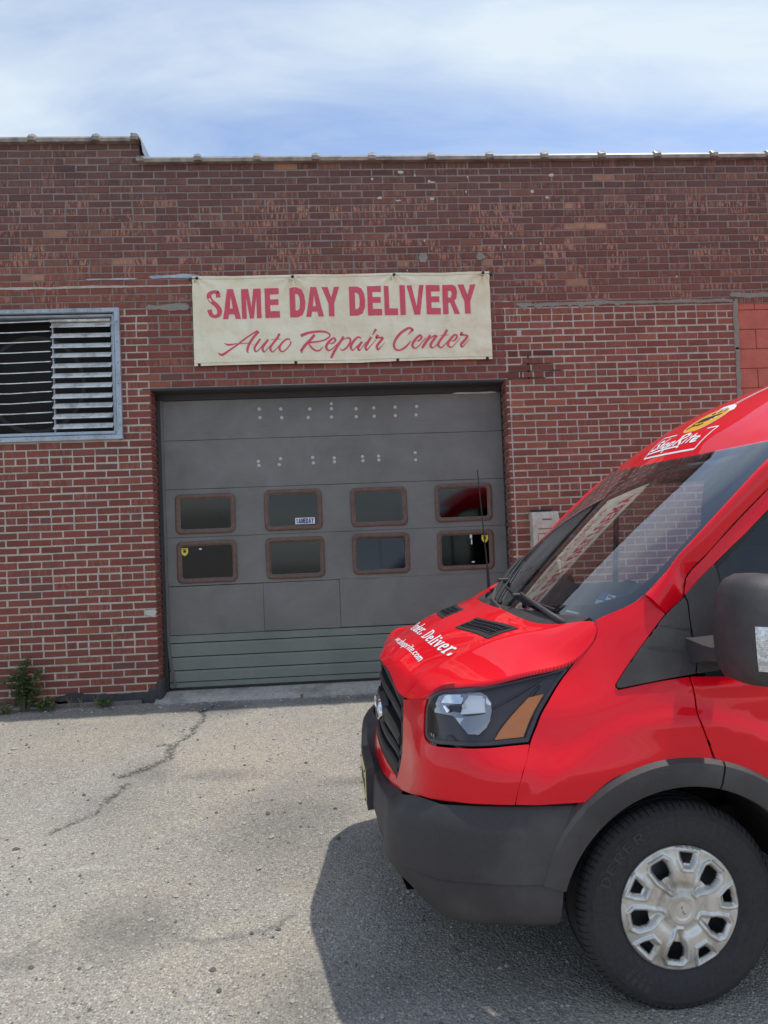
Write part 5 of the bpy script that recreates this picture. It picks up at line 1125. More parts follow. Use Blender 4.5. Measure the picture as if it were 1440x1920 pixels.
# ceramic border printed on the inside of the glass
def border():
    out = np.concatenate([[(t, -1.) for t in np.linspace(.02, 1, 30)], [(1., k) for k in np.linspace(-1, 1, 40)[1:-1]], [(t, 1.) for t in np.linspace(1, .02, 30)], [(.02, k) for k in np.linspace(1, -1, 40)[1:-1]]])
    inn = [( .165, -.86)] + [(t, -.965) for t in np.linspace(.26, .93, 14)] + [(.967, -.92)] + [(.975, k) for k in np.linspace(-.86, .86, 16)] + [(.967, .92)] + [(t, .962) for t in np.linspace(.93, .32, 14)] + [(.22, .93), (.155, .80), (.135, .6)] + [(.115, k) for k in np.linspace(.4, -.4, 9)] + [(.135, -.7)]
    panel('glass_border', wsf, out, MAT['frit'], van, .03, off=-.004, thick=0, gap=0, holes=[np.array(inn)], sc_=(1.1, .8))
border()
# dark inner shell seen through gaps, floor and bulkhead
sh = [(0, .66), (F_S[7], .66)] + arc_F(.45, 36, 152, 20) + [(sx_of(-.62, .42), .42), (sx_of(xr, .42), .42), (sx_of(xr, 1.12), 1.12), (sx_of(-.2, 1.12), 1.12), (F_S[9], 1.12), (F_S[8], 1.08), (FT['hl'][7][0] + .02, FT['hl'][8][1] - .02), (FT['hl'][0][0] - .02, .90), (FT['hl'][0][0] - .02, 1.03), (0, 1.05)]
panel('inner_shell', F, sh, MAT['shell_dark'], van, .06, off=-.024, thick=0, gap=0, bstep=.05, mirror=True)
mb = MB(); mb.box((-2.9, 0, .42), (3.9, 1.9, .10)); mb.box((-1.42, 0, 1.3), (.03, 1.72, 1.7)); mb.box((xb - .0, 0, 1.28), (.03, 1.84, 1.72)); mb.box((0.1, 0, .48), (1.5, 1.15, .12)); mb.box((.42, 0, .80), (.10, 1.5, .75)); vb(mb, 'floor_pan', 'shell_dark')
mb = MB(); mb.box((xb - .02, 0, 1.3), (.03, 1.80, 1.6), .01); mb.build('rear_wall', RED, van)
for sy in (1, -1):        # wheel housings
    for cx in (0, -3.75):
        mb = MB(); mb.loft([[(cx + .455 * math.cos(R(a)), y * sy, .345 + .455 * math.sin(R(a))) for a in np.linspace(8, 172, 26)] for y in (.50, .985)], closed=False, caps=False); mb.loft([[(cx + r * math.cos(R(a)), .50 * sy, .345 + r * math.sin(R(a))) for a in np.linspace(8, 172, 26)] for r in (.01, .455)], closed=False, caps=False); vb(mb, 'wheel_housing', 'shell_dark')
# ------------------------------------------------------------------ arch flares
def flare(a0, a1, m='black_plastic'):
    ring = []; NA = 40
    for a in np.linspace(a0, a1, NA):
        c, s = math.cos(R(a)), math.sin(R(a)); pr = []
        for r, o in ((.548, -.012), (.536, .006), (.527, .0185), (.50, .022), (.465, .0225), (.449, .016), (.446, .004), (.452, -.08)):
            x, z = r * c, .345 + r * s; zz = max(z, .66) if x > 0 else max(z, .44); y = F([sx_of(x, zz)], [zz])[0, 1]; y = max(y, .975) if x > .2 else y; pr.append((x, y + o, z))
        ring.append(pr)
    P = np.array(ring); mb = MB(); mb.loft([list(map(tuple, p)) for p in P], closed=False, caps=False); mb.add([tuple(p) for p in P[0]], [tuple(range(8))]); mb.add([tuple(p) for p in P[-1]], [tuple(range(8))[::-1]])
    for s in (1, -1):
        k = MB(); k.v = [(x, y * s, z) for x, y, z in mb.v]; k.f = mb.f if s > 0 else [f[::-1] for f in mb.f]; vb(k, 'wheel_arch_flare', m, True, 35)
flare(17.5, 104.6); flare(105.4, 171)
# ------------------------------------------------------------------ bumper
def bumper():
    zs = [.30, .318, .335, .352, .37, .40, .44, .47, .491, .4935, .4995, .5055, .509, .54, .57, .60, .63, .655, .675, .692, .705, .717, .728, .737, .745]
    smax = float(B_S[9]); ss = np.linspace(-smax, smax, 150); U, Z = np.meshgrid(ss, zs, indexing='ij'); s, z = U.ravel(), Z.ravel()
    P = Bm(s, z); sa = np.abs(s)
    # side pieces run back to the flare along its curve; underside lifts towards the middle
    xf = np.sqrt(np.maximum(.5285**2 - (P[:, 2] - .345)**2, .0)); xf = np.where(P[:, 2] < .503, .447 - .12 * np.clip(P[:, 2] - .36, -.1, .14), xf); m = sa > B_S[7]; w = np.clip((sa - B_S[7]) / (smax - B_S[7]), 0, 1); x7 = Bm(np.full(len(s), B_S[7]), z)[:, 0]; P[:, 0] = np.where(m, x7 + (xf - x7) * w, P[:, 0])
    lift = sstep(B_S[6], B_S[4], sa) * .05; P[:, 2] += lift * sstep(.50, .30, z)
    ztop = np.interp(np.abs(P[:, 1]), [.0, .3, .50, .60, .68, .76, .86], [.650, .655, .683, .705, .725, .748, .757]); P[:, 2] += (ztop - .757) * sstep(.62, .7565, z)          # top dips under the grille
    g = sstep(B_S[5] + .06, B_S[5] + .12, sa) ; grv = np.exp(-((z - .4995) / .004)**2) * .007 * g; nrm = np.column_stack([np.clip(P[:, 0], 0, 1), P[:, 1], 0 * s]); nrm /= np.linalg.norm(nrm, axis=1, keepdims=True); P -= nrm * grv[:, None]
    nv = len(zs); f = [(i * nv + j, (i + 1) * nv + j, (i + 1) * nv + j + 1, i * nv + j + 1) for i in range(149) for j in range(nv - 1)]
    mb = MB(); mb.add(P, f); e0 = [tuple(p) for p in P[:nv]]; e1 = [tuple(p) for p in P[-nv:]]
    for e in (e0, e1): mb.add(e + [(x - .0, y * .93, z) for x, y, z in e], [(j, j + 1, nv + j + 1, nv + j) for j in range(nv - 1)])
    o = vb(mb, 'bumper', 'black_plastic', True, 50); return o
bumper()
mb = MB(); mb.loft([[(.955 - .10 * abs(y) , y, .46), (.965 - .10 * abs(y), y, .33), (.93 - .10 * abs(y), y, .24), (.80 - .10 * abs(y), y, .24)] for y in np.linspace(-.42, .42, 24)], closed=False, caps=False); vb(mb, 'air_dam', 'grille_plastic', True, 40)
# plate and bracket
br = empty('plate_bracket', (0, 0, 0), 0, van)
mb = MB(); mb.loft([[(1.020, y, z0), (1.020, y, z1), (.985, y, z1 + .006), (.975, y, z0 + .005)] for y, z0, z1 in ((-.172, .475, .655), (.172, .475, .655))]); mb.build('bracket', MAT['black_plastic'], br)
mb = MB(); mb.box((1.0235, 0, .565), (.003, .305, .152), .001); mb.build('license_plate', MAT['plate_yellow'], br)
for y in (-.115, .115):
    for z in (.628, .503): mb = MB(); mb.tube([(1.024, y, z), (1.029, y, z)], .006, 8); mb.build('plate_screw', MAT['black_bolt'], br)
mb = MB(); rr = np.random.RandomState(2)
for k in range(6): mb.box((1.0253, -.105 + .042 * k, .563), (.0006, .022, .062)); mb.box((1.0257, -.105 + .042 * k, .563), (.0006, .010 if k % 2 else .014, .030))
mb.build('plate_print', MAT['vinyl_black'], br).data.materials[0] = MAT['rubber_seal']
# ------------------------------------------------------------------ grille
grl = empty('grille', (0, 0, 0), 0, van)
half_g = np.array([(.0, .714), (.25, .710), (.42, .704)] + [(a - .004, b) for a, b in FT['grl']] + [(FT['fascia'][0][0] - .006, FT['fascia'][0][1])])
hf = Hd(np.zeros(9), np.linspace(.70, 0, 9)); topg = [(float(np.interp(y, F(np.linspace(0, F_S[3], 60), np.full(60, 1.04))[:, 1], np.linspace(0, F_S[3], 60))), z - .006) for x, y, z in hf]
gpoly = np.concatenate([half_g, topg]); gmir = np.array([(-a, b) for a, b in gpoly[::-1]])
gfull = np.concatenate([gpoly[:-1], [topg[-1]], gmir[1:-1]])
inner = offset_poly(gfull, .032); 
panel('grille_frame', ff, gfull, MAT['grille_plastic'], grl, .02, off=-.002, thick=.03, gap=.0015, holes=[resample(inner, .02)])
panel('grille_back', ff, gfull, MAT['shell_dark'], grl, .05, off=-.05, thick=0, gap=.004, bstep=.03)
gi = in_poly
for k, (zc_, h, d) in enumerate(((1.018, .030, .0), (.962, .034, .0), (.878, .062, .006), (.808, .034, .0), (.757, .030, .0))):
    ring = []; w = .445 if zc_ > .74 else .42
    for s in np.linspace(-w, w, 40):
        e = abs(s) / w; zz = zc_ - .028 * e**6 + (.045 * (1 - e**2) if zc_ > .99 else .018 * (1 - e * e) * (zc_ - .85) / .1)
        p = F([abs(s)], [zz])[0]; y = p[1] * (1 if s >= 0 else -1); dz = h / 2 * (1 - .35 * e**6)
        ring.append([(p[0] + d - .004, y, zz + dz), (p[0] + d + .004, y, zz + dz * .3), (p[0] + d + .002, y, zz - dz), (p[0] - .05, y, zz - dz * .6), (p[0] - .05, y, zz + dz * .7)])
    mb = MB(); mb.loft(ring); mb.build('slat', MAT['grille_plastic'], grl, smooth=True, angle=40)
em = F([0], [.878])[0]; mb = MB()
ov = lambda a, b, x: [(x, a * math.cos(t), .880 + b * math.sin(t)) for t in np.linspace(0, 2 * math.pi, 36, endpoint=False)]
ex = em[0] + .012
mb.loft([ov(.125, .052, ex - .01), ov(.125, .052, ex + .012), ov(.119, .047, ex + .017), ov(.108, .039, ex + .016), ov(.104, .036, ex + .012)], caps=False); mb.build('emblem_rim', MAT['chrome'], grl, smooth=True, angle=50)
mb = MB(); mb.loft([ov(.105, .037, ex + .011), ov(.07, .024, ex + .0145), ov(.01, .004, ex + .0155)]); mb.build('emblem', MAT['emblem_blue'], grl, smooth=True)
mb = MB(); mb.loft([ov(.145, .066, ex - .03), ov(.140, .062, ex - .004), ov(.127, .053, ex + .002)]); mb.build('emblem_seat', MAT['grille_plastic'], grl, smooth=True, angle=50)
def script(strokes, name, m, parent, fn, off=.001): return decal(name, [ribbon(s, 5) for s in strokes], fn, m, parent, off, np.array([0, 0, .88]))
wf = [(-.07,.012,.006),(-.055,.02,.006),(-.05,.0,.006),(-.062,-.015,.006)], [(-.065,.004,.004),(-.045,.006,.004)], [(-.03,.004,.006),(-.038,-.006,.006),(-.03,-.013,.006),(-.02,-.004,.006),(-.03,.004,.006)], [(-.008,.004,.006),(-.012,-.013,.006)], [(-.01,-.002,.005),(.004,.005,.005)], [(.03,.004,.006),(.018,-.004,.006),(.024,-.014,.006),(.036,-.004,.006),(.045,.02,.006),(.036,-.012,.006)]
script(wf, 'emblem_script', MAT['chrome'], grl, lambda a, b: np.stack([np.full(len(a), ex + .0135), a, .88 + b], 1))
# ------------------------------------------------------------------ headlights
def headlight(side):
    h = empty('headlight', (0, 0, 0), 0, van); fs = F if side > 0 else (lambda s, z: F(s, z) * np.array([1, -1, 1]))
    poly = offset_poly(smooth_poly(FT['hl'], 50, 3), .0035); cen = np.array([-.8, 0, .95])
    panel('lens', fs, poly, MAT['clear_lens'], h, .02, off=-.001, thick=0, gap=.0035, cen=cen)
    # housing: dark dish following the lens, a narrow rim, then falling back
    rim = resample(offset_poly(poly, .013), .012); panel('rim', fs, poly, MAT['lamp_black'], h, .012, off=-.004, thick=.03, gap=.0025, holes=[rim], cen=cen)
    panel('housing', fs, offset_poly(poly, .006), MAT['lamp_black'], h, .02, off=-.030, thick=0, gap=0, cen=cen)
    wall = resample(poly, .012); P, n = surf_pn(fs, wall, cen); mb = MB(); N_ = len(P); mb.add(np.concatenate([P - n * .003, P - n * .034]), [(i, (i + 1) % N_, N_ + (i + 1) % N_, N_ + i) for i in range(N_)]); mb.build('housing_wall', MAT['lamp_black'], h)
    # reflector bowl with facets and a ribbed panel
    rp = np.array(FT['refl']); c = rp.mean(0) + np.array([.012, .01]); 
    def bowl(V, P): d = np.linalg.norm((V - c) / np.array([.095, .085]), axis=1); return -.026 + .022 * np.clip(d, 0, 1.25)**2 - .026 * 0
    def facets(V, P):
        b = bowl(V, P); u = (V[:, 0] - c[0]) / .09; w = (V[:, 1] - c[1]) / .08
        b += np.where(w < -.12, .012 * (np.abs(w + .12)) - .004, 0)                          # lower dish
        b += np.where((u < -.45) & (w > -.1), .006 * np.sin(w * 9 + 1) + .01 * u, 0)           # inboard mirror strips
        b += np.where((u > -.2) & (u < .5) & (w >= -.12), .0016 * np.sin(w * 46), 0)
        return b
    panel('reflector', fs, rp, MAT['reflector_dark'], h, .006, off=0, thick=.012, gap=.001, cen=cen, extra=facets, bstep=.006)
    def piece(nm, key, mt, d0, gu, gv, curve=0., rib=0., st=.005):
        q = np.array(FT[key]); m_ = q.mean(0)
        panel(nm, fs, q, MAT[mt], h, st, off=0, thick=.006, gap=.0008, cen=cen, bstep=.006, extra=lambda V, P: d0 + gu * (V[:, 0] - m_[0]) + gv * (V[:, 1] - m_[1]) + curve * (((V[:, 0] - m_[0]) / .06)**2 + ((V[:, 1] - m_[1]) / .05)**2) + rib * np.sin(V[:, 1] * 620))
    piece('ribbed_reflector', 'rib', 'reflector_soft', -.014, .05, -.25, 0, .0011, .003); piece('mirror_facet', 'sh1', 'reflector', -.014, -.10, -.35); piece('mirror_facet', 'sh2', 'reflector', -.013, .35, .45); piece('lamp_gap', 'gap', 'lamp_black', -.015, 0, 0); piece('reflector_bowl', 'low', 'reflector_soft', -.022, .0, -.35, .006); piece('mirror_facet', 'rst', 'reflector', -.010, .5, .3)
    bp, bn = surf_pn(fs, np.array([np.array(FT['rib']).mean(0) + np.array([-.03, -.018])]), cen); mb = MB(); mb.tube([tuple(bp[0] - bn[0] * .016), tuple(bp[0] - bn[0] * .004)], [.010, .008], 10); mb.build('bulb', MAT['bulb_glass'], h, smooth=True, angle=50)
    am = np.array(FT['amber']); panel('turn_signal', fs, am, MAT['amber'], h, .012, off=-.012, thick=.012, gap=.001, cen=cen, extra=lambda V, P: .0015 * np.sin(V[:, 1] * 180))
    # bezel ridges in the dark part
    hp = np.array(FT['hl']); a0 = rp.max(0)
    st = [((c[0] + .115, .975), (c[0] + .26, 1.13), .010), ((c[0] + .10, 1.06), (c[0] + .28, 1.16), .007), ((c[0] - .085, .955), (c[0] + .01, .915), .022)]
    for (p0, p1, w) in st:
        t = np.linspace(0, 1, 14)[:, None]; L = np.array(p0) * (1 - t) + np.array(p1) * t; Q, nn = surf_pn(fs, L, cen); mb = MB(); mb.tube([tuple(a) for a in (Q - nn * .024)], w * .6, 6); mb.build('bezel', MAT['lamp_black'], h, smooth=True)
    # ribbed lower inboard lens
    x0 = hp[1][0] + .012
    for k in range(9):
        L = np.array([(x0 + .008 * k, .955), (x0 + .008 * k, .912 + .0 * k)]); 
        if k > 5: L[0, 1] = .94
        t = np.linspace(0, 1, 5)[:, None]; L = L[0] * (1 - t) + L[1] * t; Q, nn = surf_pn(fs, L, cen); mb = MB(); mb.tube([tuple(a) for a in (Q - nn * .016)], .0028, 5); mb.build('lens_rib', MAT['bulb_glass'] if k % 2 else MAT['lamp_black'], h)
    return h
headlight(1); headlight(-1)
# ------------------------------------------------------------------ bonnet vents
def vent(sg):
    h = empty('hood_vent', (0, 0, 0), 0, van); q = np.array([(.580, .318), (.776, .267), (.797, .645), (.590, .682)] if sg > 0 else [(.575, -.005), (.782, -.035), (.800, -.40), (.600, -.385)]); hs = (.62, .93)
    q = smooth_poly(resample(q, .03, hs), 30, 2); inn = offset_poly(q * np.array(hs), .016) / np.array(hs)
    panel('vent_frame', Hd, q, MAT['grille_plastic'], h, .012, off=.004, thick=.012, gap=0, sc_=hs, holes=[inn]); panel('vent_floor', Hd, q, MAT['shell_dark'], h, .03, off=.0012, thick=0, gap=.004, sc_=hs)
    v0, v1 = (q[:, 1].min(), q[:, 1].max()); u0, u1 = q[:, 0].min(), q[:, 0].max()
    ip = np.array(inn)
    for axis, n in ((1, 13), (0, 5)):
        for k in range(1, n):
            t = np.linspace(0, 1, 60)
            L = np.column_stack([u0 + (u1 - u0) * t, np.full(60, v0 + (v1 - v0) * k / n)]) if axis == 1 else np.column_stack([np.full(60, u0 + (u1 - u0) * k / n), v0 + (v1 - v0) * t])
            L = L[in_poly(L, ip)]
            if len(L) < 4: continue
            P, nn = surf_pn(Hd, L); mb = MB(); d = np.gradient(P, axis=0); d /= np.linalg.norm(d, axis=1, keepdims=True); s = np.cross(d, nn); w = .0016 if axis == 1 else .002
            mb.loft([[tuple(p + a * w + b * .006), tuple(p - a * w + b * .006), tuple(p - a * w + b * .001), tuple(p + a * w + b * .001)] for p, a, b in zip(P, s, nn)]); mb.build('vent_bar', MAT['grille_plastic'], h)
vent(1); vent(-1)
# ------------------------------------------------------------------ lettering on bonnet and roof
def hood_text(txt, font, v0, v1, ub, ut, name, tr=0., sl=0.):
    w, st = text_strokes(txt, font, tr); its = []; bl = lambda v: ub - .018 * (1 - (v / .65)**2) * 0
    asp = (v1 - v0) * .83 / w; hh = (ut - ub)
    for s, sm in st: its.append(ribbon([(x, y, c) for x, y, c in s], 5, sm))
    fn = lambda a, b: (lambda v: Hd(ub + sl * v + np.asarray(b) * hh, v))(v0 + np.asarray(a) * (v1 - v0) / w)
    return decal(name, its, fn, MAT['vinyl_white'], van, .0012, CEN)
wS = text_strokes('Order. Deliver.', SER, .015)[0]; wO = text_strokes('Order. ', SER, .015)[0]; vD = -.306 + 1.006 * wO / wS; hood_text('Order.', SER, -.306, -.306 + 1.006 * (wO - .235) / wS, .363, .452, 'slogan', .015, .036); hood_text('Deliver.', SER, vD, .70, .363, .452, 'slogan', .015, .036); hood_text('www.shoprite.com', SAN, -.35, .56, .222, .283, 'web_address', .01, .058)
rfn = lambda a, b: Rf(b, a)
def roof_line(pts, w): return ribbon([(x, y, w) for x, y in pts], 4, False)
# logo frame measured on the roof: across (v), along (u)
fr = [[(.030, .183), (-.147, .188)], [(-.147, .188), (-.116, .040)], [(-.116, .040), (.409, .040)], [(.409, .040), (.396, .192)], [(.396, .192), (.315, .188)]]
its = [ribbon([(a, b, .010) for a, b in s], 4, False) for s in fr]
SR = [[(.16,.78,.10),(.08,.92,.10),(-.02,.80,.10),(.10,.58,.11),(.14,.38,.10),(.0,.28,.09),(-.06,.36,.06)], [(.32,1.05,.10),(.22,.30,.10)], [(.24,.45,.08),(.34,.62,.09),(.36,.30,.09)], [(.54,.62,.09),(.44,.52,.09),(.46,.32,.09),(.56,.34,.09),(.56,.56,.09),(.5,.62,.07)], [(.68,.66,.10),(.62,.0,.10)], [(.66,.56,.08),(.78,.62,.09),(.78,.40,.09),(.66,.34,.08)],
      [(.96,1.0,.11),(.90,.30,.11)], [(.86,.92,.08),(1.05,1.08,.10),(1.16,.86,.10),(.98,.66,.09)], [(.98,.66,.10),(1.16,.28,.10)], [(1.24,.66,.09),(1.22,.32,.09)], [(1.26,.84,.10),(1.26,.90,.10)], [(1.40,.96,.09),(1.36,.32,.09)], [(1.28,.72,.07),(1.50,.74,.07)], [(1.52,.48,.07),(1.66,.54,.08),(1.60,.68,.08),(1.50,.56,.09),(1.52,.36,.09),(1.68,.36,.07)], [(-.08,.08,.05),(.5,.16,.07),(1.1,.20,.06),(1.2,.10,.09)]]
decal('logo_frame', its, rfn, MAT['vinyl_white'], van, .0012, CEN); its = []
for s in SR: its.append(ribbon([(-.095 + x * .265, .055 + y * .105, w * .16) for x, y, w in s], 5))
decal('logo_lettering', its, rfn, MAT['vinyl_white'], van, .0012, CEN); its = []
its += [ribbon([(a, b, .012) for a, b in ((.175, .41), (.17, .50), (.125, .62), (.05, .80))], 5), ribbon([(a, b, .006) for a, b in ((.215, .38), (.20, .48), (.16, .62), (.09, .80))], 5), ribbon([(a, b, .03) for a, b in ((.10, .398), (.165, .408), (.23, .385), (.272, .345))], 5), ribbon([(a, b, .020) for a, b in ((-.38, .24), (-.36, .33), (-.30, .43))], 5)]
tag(decal('logo_stripe', its, rfn, MAT['vinyl_white'], van, .0012, CEN), kind='stuff')
cc, cr = (.155, .283), (.128, .105)
circ = np.array([(cc[0] + cr[0] * math.cos(t), max(cc[1] + cr[1] * math.sin(t), .186)) for t in np.linspace(0, 2 * math.pi, 48, endpoint=False)])
V_c, T_c, _ = triangulate(circ, .01); decal('logo_disc', [(V_c, [tuple(t) for t in T_c])], rfn, MAT['vinyl_yellow'], van, .0010, CEN)
rg = [(cc[0] + cr[0] * 1.0 * math.cos(t), cc[1] + cr[1] * 1.0 * math.sin(t), .004) for t in np.linspace(R(-58), R(238), 40)]
decal('logo_ring', [ribbon(rg, 2)], rfn, MAT['vinyl_white'], van, .0016, CEN)
cart = [[(.085,.30,.012),(.10,.30,.02),(.20,.318,.022),(.225,.33,.012)], [(.09,.285,.02),(.20,.300,.03)], [(.10,.272,.014),(.18,.284,.016)], [(.09,.30,.012),(.075,.262,.012),(.10,.245,.012),(.16,.25,.010)], [(.06,.222,.014),(.09,.240,.016),(.10,.248,.012)], [(.145,.238,.014),(.175,.256,.016)], [(.125,.335,.02),(.135,.352,.02)], [(.165,.343,.018),(.172,.366,.018)], [(.20,.350,.016),(.206,.37,.016)]]
decal('logo_cart', [ribbon(s, 4) for s in cart], rfn, MAT['vinyl_black'], van, .0020, CEN)
decal('logo_spark', [ribbon(s, 3) for s in ([(.145,.345,.012),(.155,.362,.012)], [(.185,.352,.012),(.192,.372,.012)], [(.215,.30,.006),(.238,.29,.008)], [(.20,.285,.006),(.215,.272,.008)])], rfn, MAT['vinyl_white'], van, .0024, CEN)
# ------------------------------------------------------------------ wheels
def lathe(prof, n=96):
    mb = MB(); mb.loft([[(r * math.cos(t), y, r * math.sin(t)) for t in np.linspace(0, 2 * math.pi, n, endpoint=False)] for r, y in prof], caps=False); return mb
def make_wheel():
    w = empty('wheel', (0, 0, 0), 0, van)
    prof = [(.205,-.09),(.225,-.105),(.27,-.118),(.31,-.116),(.335,-.105),(.349,-.088)]
    for yc in (-.055, -.018, .018, .055): prof += [(.354, yc - .0135 if yc else 0), (.354, yc + .0125), (.3465, yc + .014), (.3465, yc + .0235 - .001)]
    prof = prof[:-2] + [(.3535, .078), (.349, .088), (.341, .099), (.337, .104), (.330, .109), (.318, .1135), (.3165, .1150), (.300, .1175), (.272, .1185), (.258, .1175), (.256, .1160), (.248, .1155), (.232, .108), (.222, .101), (.214, .098)]
    mb = lathe(prof, 144); ty = mb.build('tyre', MAT['tyre_rubber'], w, smooth=True, angle=28)
    # shoulder sipes: blocks standing proud round the shoulder
    mb = MB()
    for k in range(88):
        for sy in (1, -1):
            a = 2 * math.pi * (k + (.5 if sy < 0 else 0)) / 88; P = []
            for da in (-.026, .026):
                for r, y in ((.3575, .052), (.3572, .078), (.352, .091), (.343, .101), (.336, .1065)): aa = a + da + (y - .05) * .45; P.append((r * math.cos(aa), y * sy, r * math.sin(aa)))
            for da in (-.024, .024):
                for r, y in ((.348, .052), (.346, .078), (.344, .088), (.336, .098), (.330, .103)): aa = a + da + (y - .05) * .45; P.append((r * math.cos(aa), y * sy, r * math.sin(aa)))
            f = [(i, i + 1, 6 + i, 5 + i) for i in range(4)] + [(i, i + 1, 11 + i, 10 + i) for i in range(4)] + [(5 + i, 6 + i, 16 + i, 15 + i) for i in range(4)] + [(4, 9, 19, 14)]; mb.add(P, f)
    tag(mb.build('tread_blocks', MAT['tyre_rubber'], ty), kind='stuff')
    # raised sidewall lettering
    wv, st = text_strokes('DERER', GLT, .10); its = []
    for s, sm in st: its.append(ribbon(s, 5, sm))
    sw = lambda a, b: (lambda th, r: np.stack([r * np.cos(th), .1168 + .0022 * np.exp(-((r - .285) / .03)**2) + 0 * r, r * np.sin(th)], 1))(R(20) + np.asarray(a) / wv * R(46), .276 + np.asarray(b) * .032)
    decal('sidewall_lettering', its, sw, MAT['tyre_letter'], ty, .0012, np.array([0, -1, 0]))
    its = [ribbon([(a, .0, .5), (a + .12, 1., .5)], 3, False) for a in (0, .9, 1.8, 2.7)]
    sw2 = lambda a, b: (lambda th, r: np.stack([r * np.cos(th), .1168 + 0 * r, r * np.sin(th)], 1))(R(-62) + np.asarray(a) * R(6.), .262 + np.asarray(b) * .04)
    decal('sidewall_marks', its, sw2, MAT['tyre_letter'], ty, .0014, np.array([0, -1, 0]))
    lathe([(.212, .092), (.205, .06), (.19, .03), (.12, .035), (.07, .06), (.02, .06)], 48).build('rim', MAT['wheel_steel'], w, smooth=True, angle=40)
    mb = MB()
    for k in range(5): a = R(72 * k + 20); mb.tube([(.10 * math.cos(a), .03, .10 * math.sin(a)), (.10 * math.cos(a), .062, .10 * math.sin(a))], .014, 6)
    mb.build('wheel_nut', MAT['wheel_steel'], w)
    lathe([(.20, -.02), (.20, .028), (.02, .028)], 40).build('brake_disc', MAT['disc_dark'], w)
    # trim: five broad spokes, five large and five small openings with raised lips
    RC = .213; A0 = -8
    big_o = [(.062, -.010), (.062, .010), (.125, .040), (.168, .046), (.192, .030), (.192, -.030), (.168, -.046), (.125, -.040)]
    big_h = [(.116, -.013), (.116, .013), (.130, .023), (.160, .027), (.175, .019), (.175, -.019), (.160, -.027), (.130, -.023)]
    sml_o = [(.132, -.020), (.132, .020), (.165, .036), (.203, .044), (.203, -.044), (.165, -.036)]
    sml_h = [(.155, -.011), (.155, .011), (.170, .018), (.187, .023), (.187, -.023), (.170, -.018)]
    rot = lambda q, a: [(x * math.cos(a) - y * math.sin(a), x * math.sin(a) + y * math.cos(a)) for x, y in q]
    oc = [(RC * math.cos(t), RC * math.sin(t)) for t in np.linspace(0, 2 * math.pi, 120, endpoint=False)]; holes = []; ridges = []
    for k in range(5):
        a = R(A0 + 72 * k); b = R(A0 + 36 + 72 * k); holes += [resample(rot(big_h, a), .008), resample(rot(sml_h, b), .008)]; ridges += [(np.array(rot(big_o, a)), .0085, .0095), (np.array(rot(sml_o, b)), .0075, .0075)]
    V, T, _ = triangulate(np.array(oc), .0036, (1, 1), holes)
    r = np.linalg.norm(V, axis=1); h = .104 + .014 * sstep(.215, .12, r) - .016 * sstep(.05, .075, r) * sstep(.105, .075, r) * .55 + .004 * sstep(.052, .046, r) - .003 * sstep(.034, .030, r)
    ang = np.arctan2(V[:, 1], V[:, 0]); h += .003 * np.cos(5 * (ang - R(A0) - math.pi / 5)) * sstep(.06, .1, r) * sstep(.2, .15, r)
    def sd(poly):
        d = np.full(len(V), 1e9); q2 = np.roll(poly, -1, 0)
        for p, q in zip(poly, q2): ab = q - p; t = np.clip(((V - p) @ ab) / (ab @ ab), 0, 1); d = np.minimum(d, np.linalg.norm(V - p - t[:, None] * ab, axis=1))
        return np.where(in_poly(V, poly), -d, d)
    for poly, w_, hh in ridges:
        d = sd(poly); h += hh * np.where(d > 0, sstep(w_ * .55, 0, d), 1 - .35 * sstep(-.002, -w_, d) - 2.0 * sstep(-w_ * .8, -w_ * 2.6, d))
    h = np.where(r > .206, np.minimum(h, .108 - (r - .206) * 1.2), h)
    P = np.column_stack([V[:, 0], h, V[:, 1]]); me = [tuple(t) if True else t for t in T]
    a, b, c = P[T[:, 0]], P[T[:, 1]], P[T[:, 2]]; fl = np.cross(b - a, c - a)[:, 1] < 0; T = np.where(fl[:, None], T[:, [0, 2, 1]], T)
    o = mesh_obj('hubcap', P, [tuple(t) for t in T], MAT['hubcap_silver'], w, smooth=True)
    sol = o.modifiers.new('thickness', 'SOLIDIFY'); sol.thickness = .006; sol.offset = -1
    cap_fn = lambda a, b: np.stack([np.asarray(a), np.full(len(a), .1155), np.asarray(b)], 1)
    decal('hub_script', [ribbon([(x * .26 * math.cos(R(75)) - y * .26 * math.sin(R(75)), x * .26 * math.sin(R(75)) + y * .26 * math.cos(R(75)), .0016) for x, y, _ in s], 4) for s in wf], cap_fn, MAT['wheel_steel'], o, .0035, np.array([0, -1, 0]))
    return w
GLT = {c: (.7, s) for c, s in {'D': [[(.1,0,.16),(.1,1,.16)], [(.1,.93,.14),(.4,.9,.15),(.55,.5,.16),(.4,.1,.15),(.1,.07,.14)]], 'E': [[(.1,0,.16),(.1,1,.16)], [(.1,.93,.14),(.55,.93,.14)], [(.1,.5,.14),(.48,.5,.14)], [(.1,.07,.14),(.55,.07,.14)]], 'R': [[(.1,0,.16),(.1,1,.16)], [(.1,.93,.14),(.42,.92,.14),(.52,.72,.15),(.42,.5,.14),(.1,.5,.14)], [(.3,.5,.15),(.56,0,.15)]]}.items()}
wheel = make_wheel(); wheel.location = (0, .838, .350)
def dup(o, parent):
    c = o.copy(); COL.objects.link(c); c.parent = parent
    for ch in list(o.children): dup(ch, c)
    return c
for x, sy in ((0, -1), (-3.75, 1), (-3.75, -1)):
    c = dup(wheel, van); c.location = (x, .838 * sy, .350); c.rotation_euler = (0, rnd.uniform(0, 6), 0 if sy > 0 else math.pi)
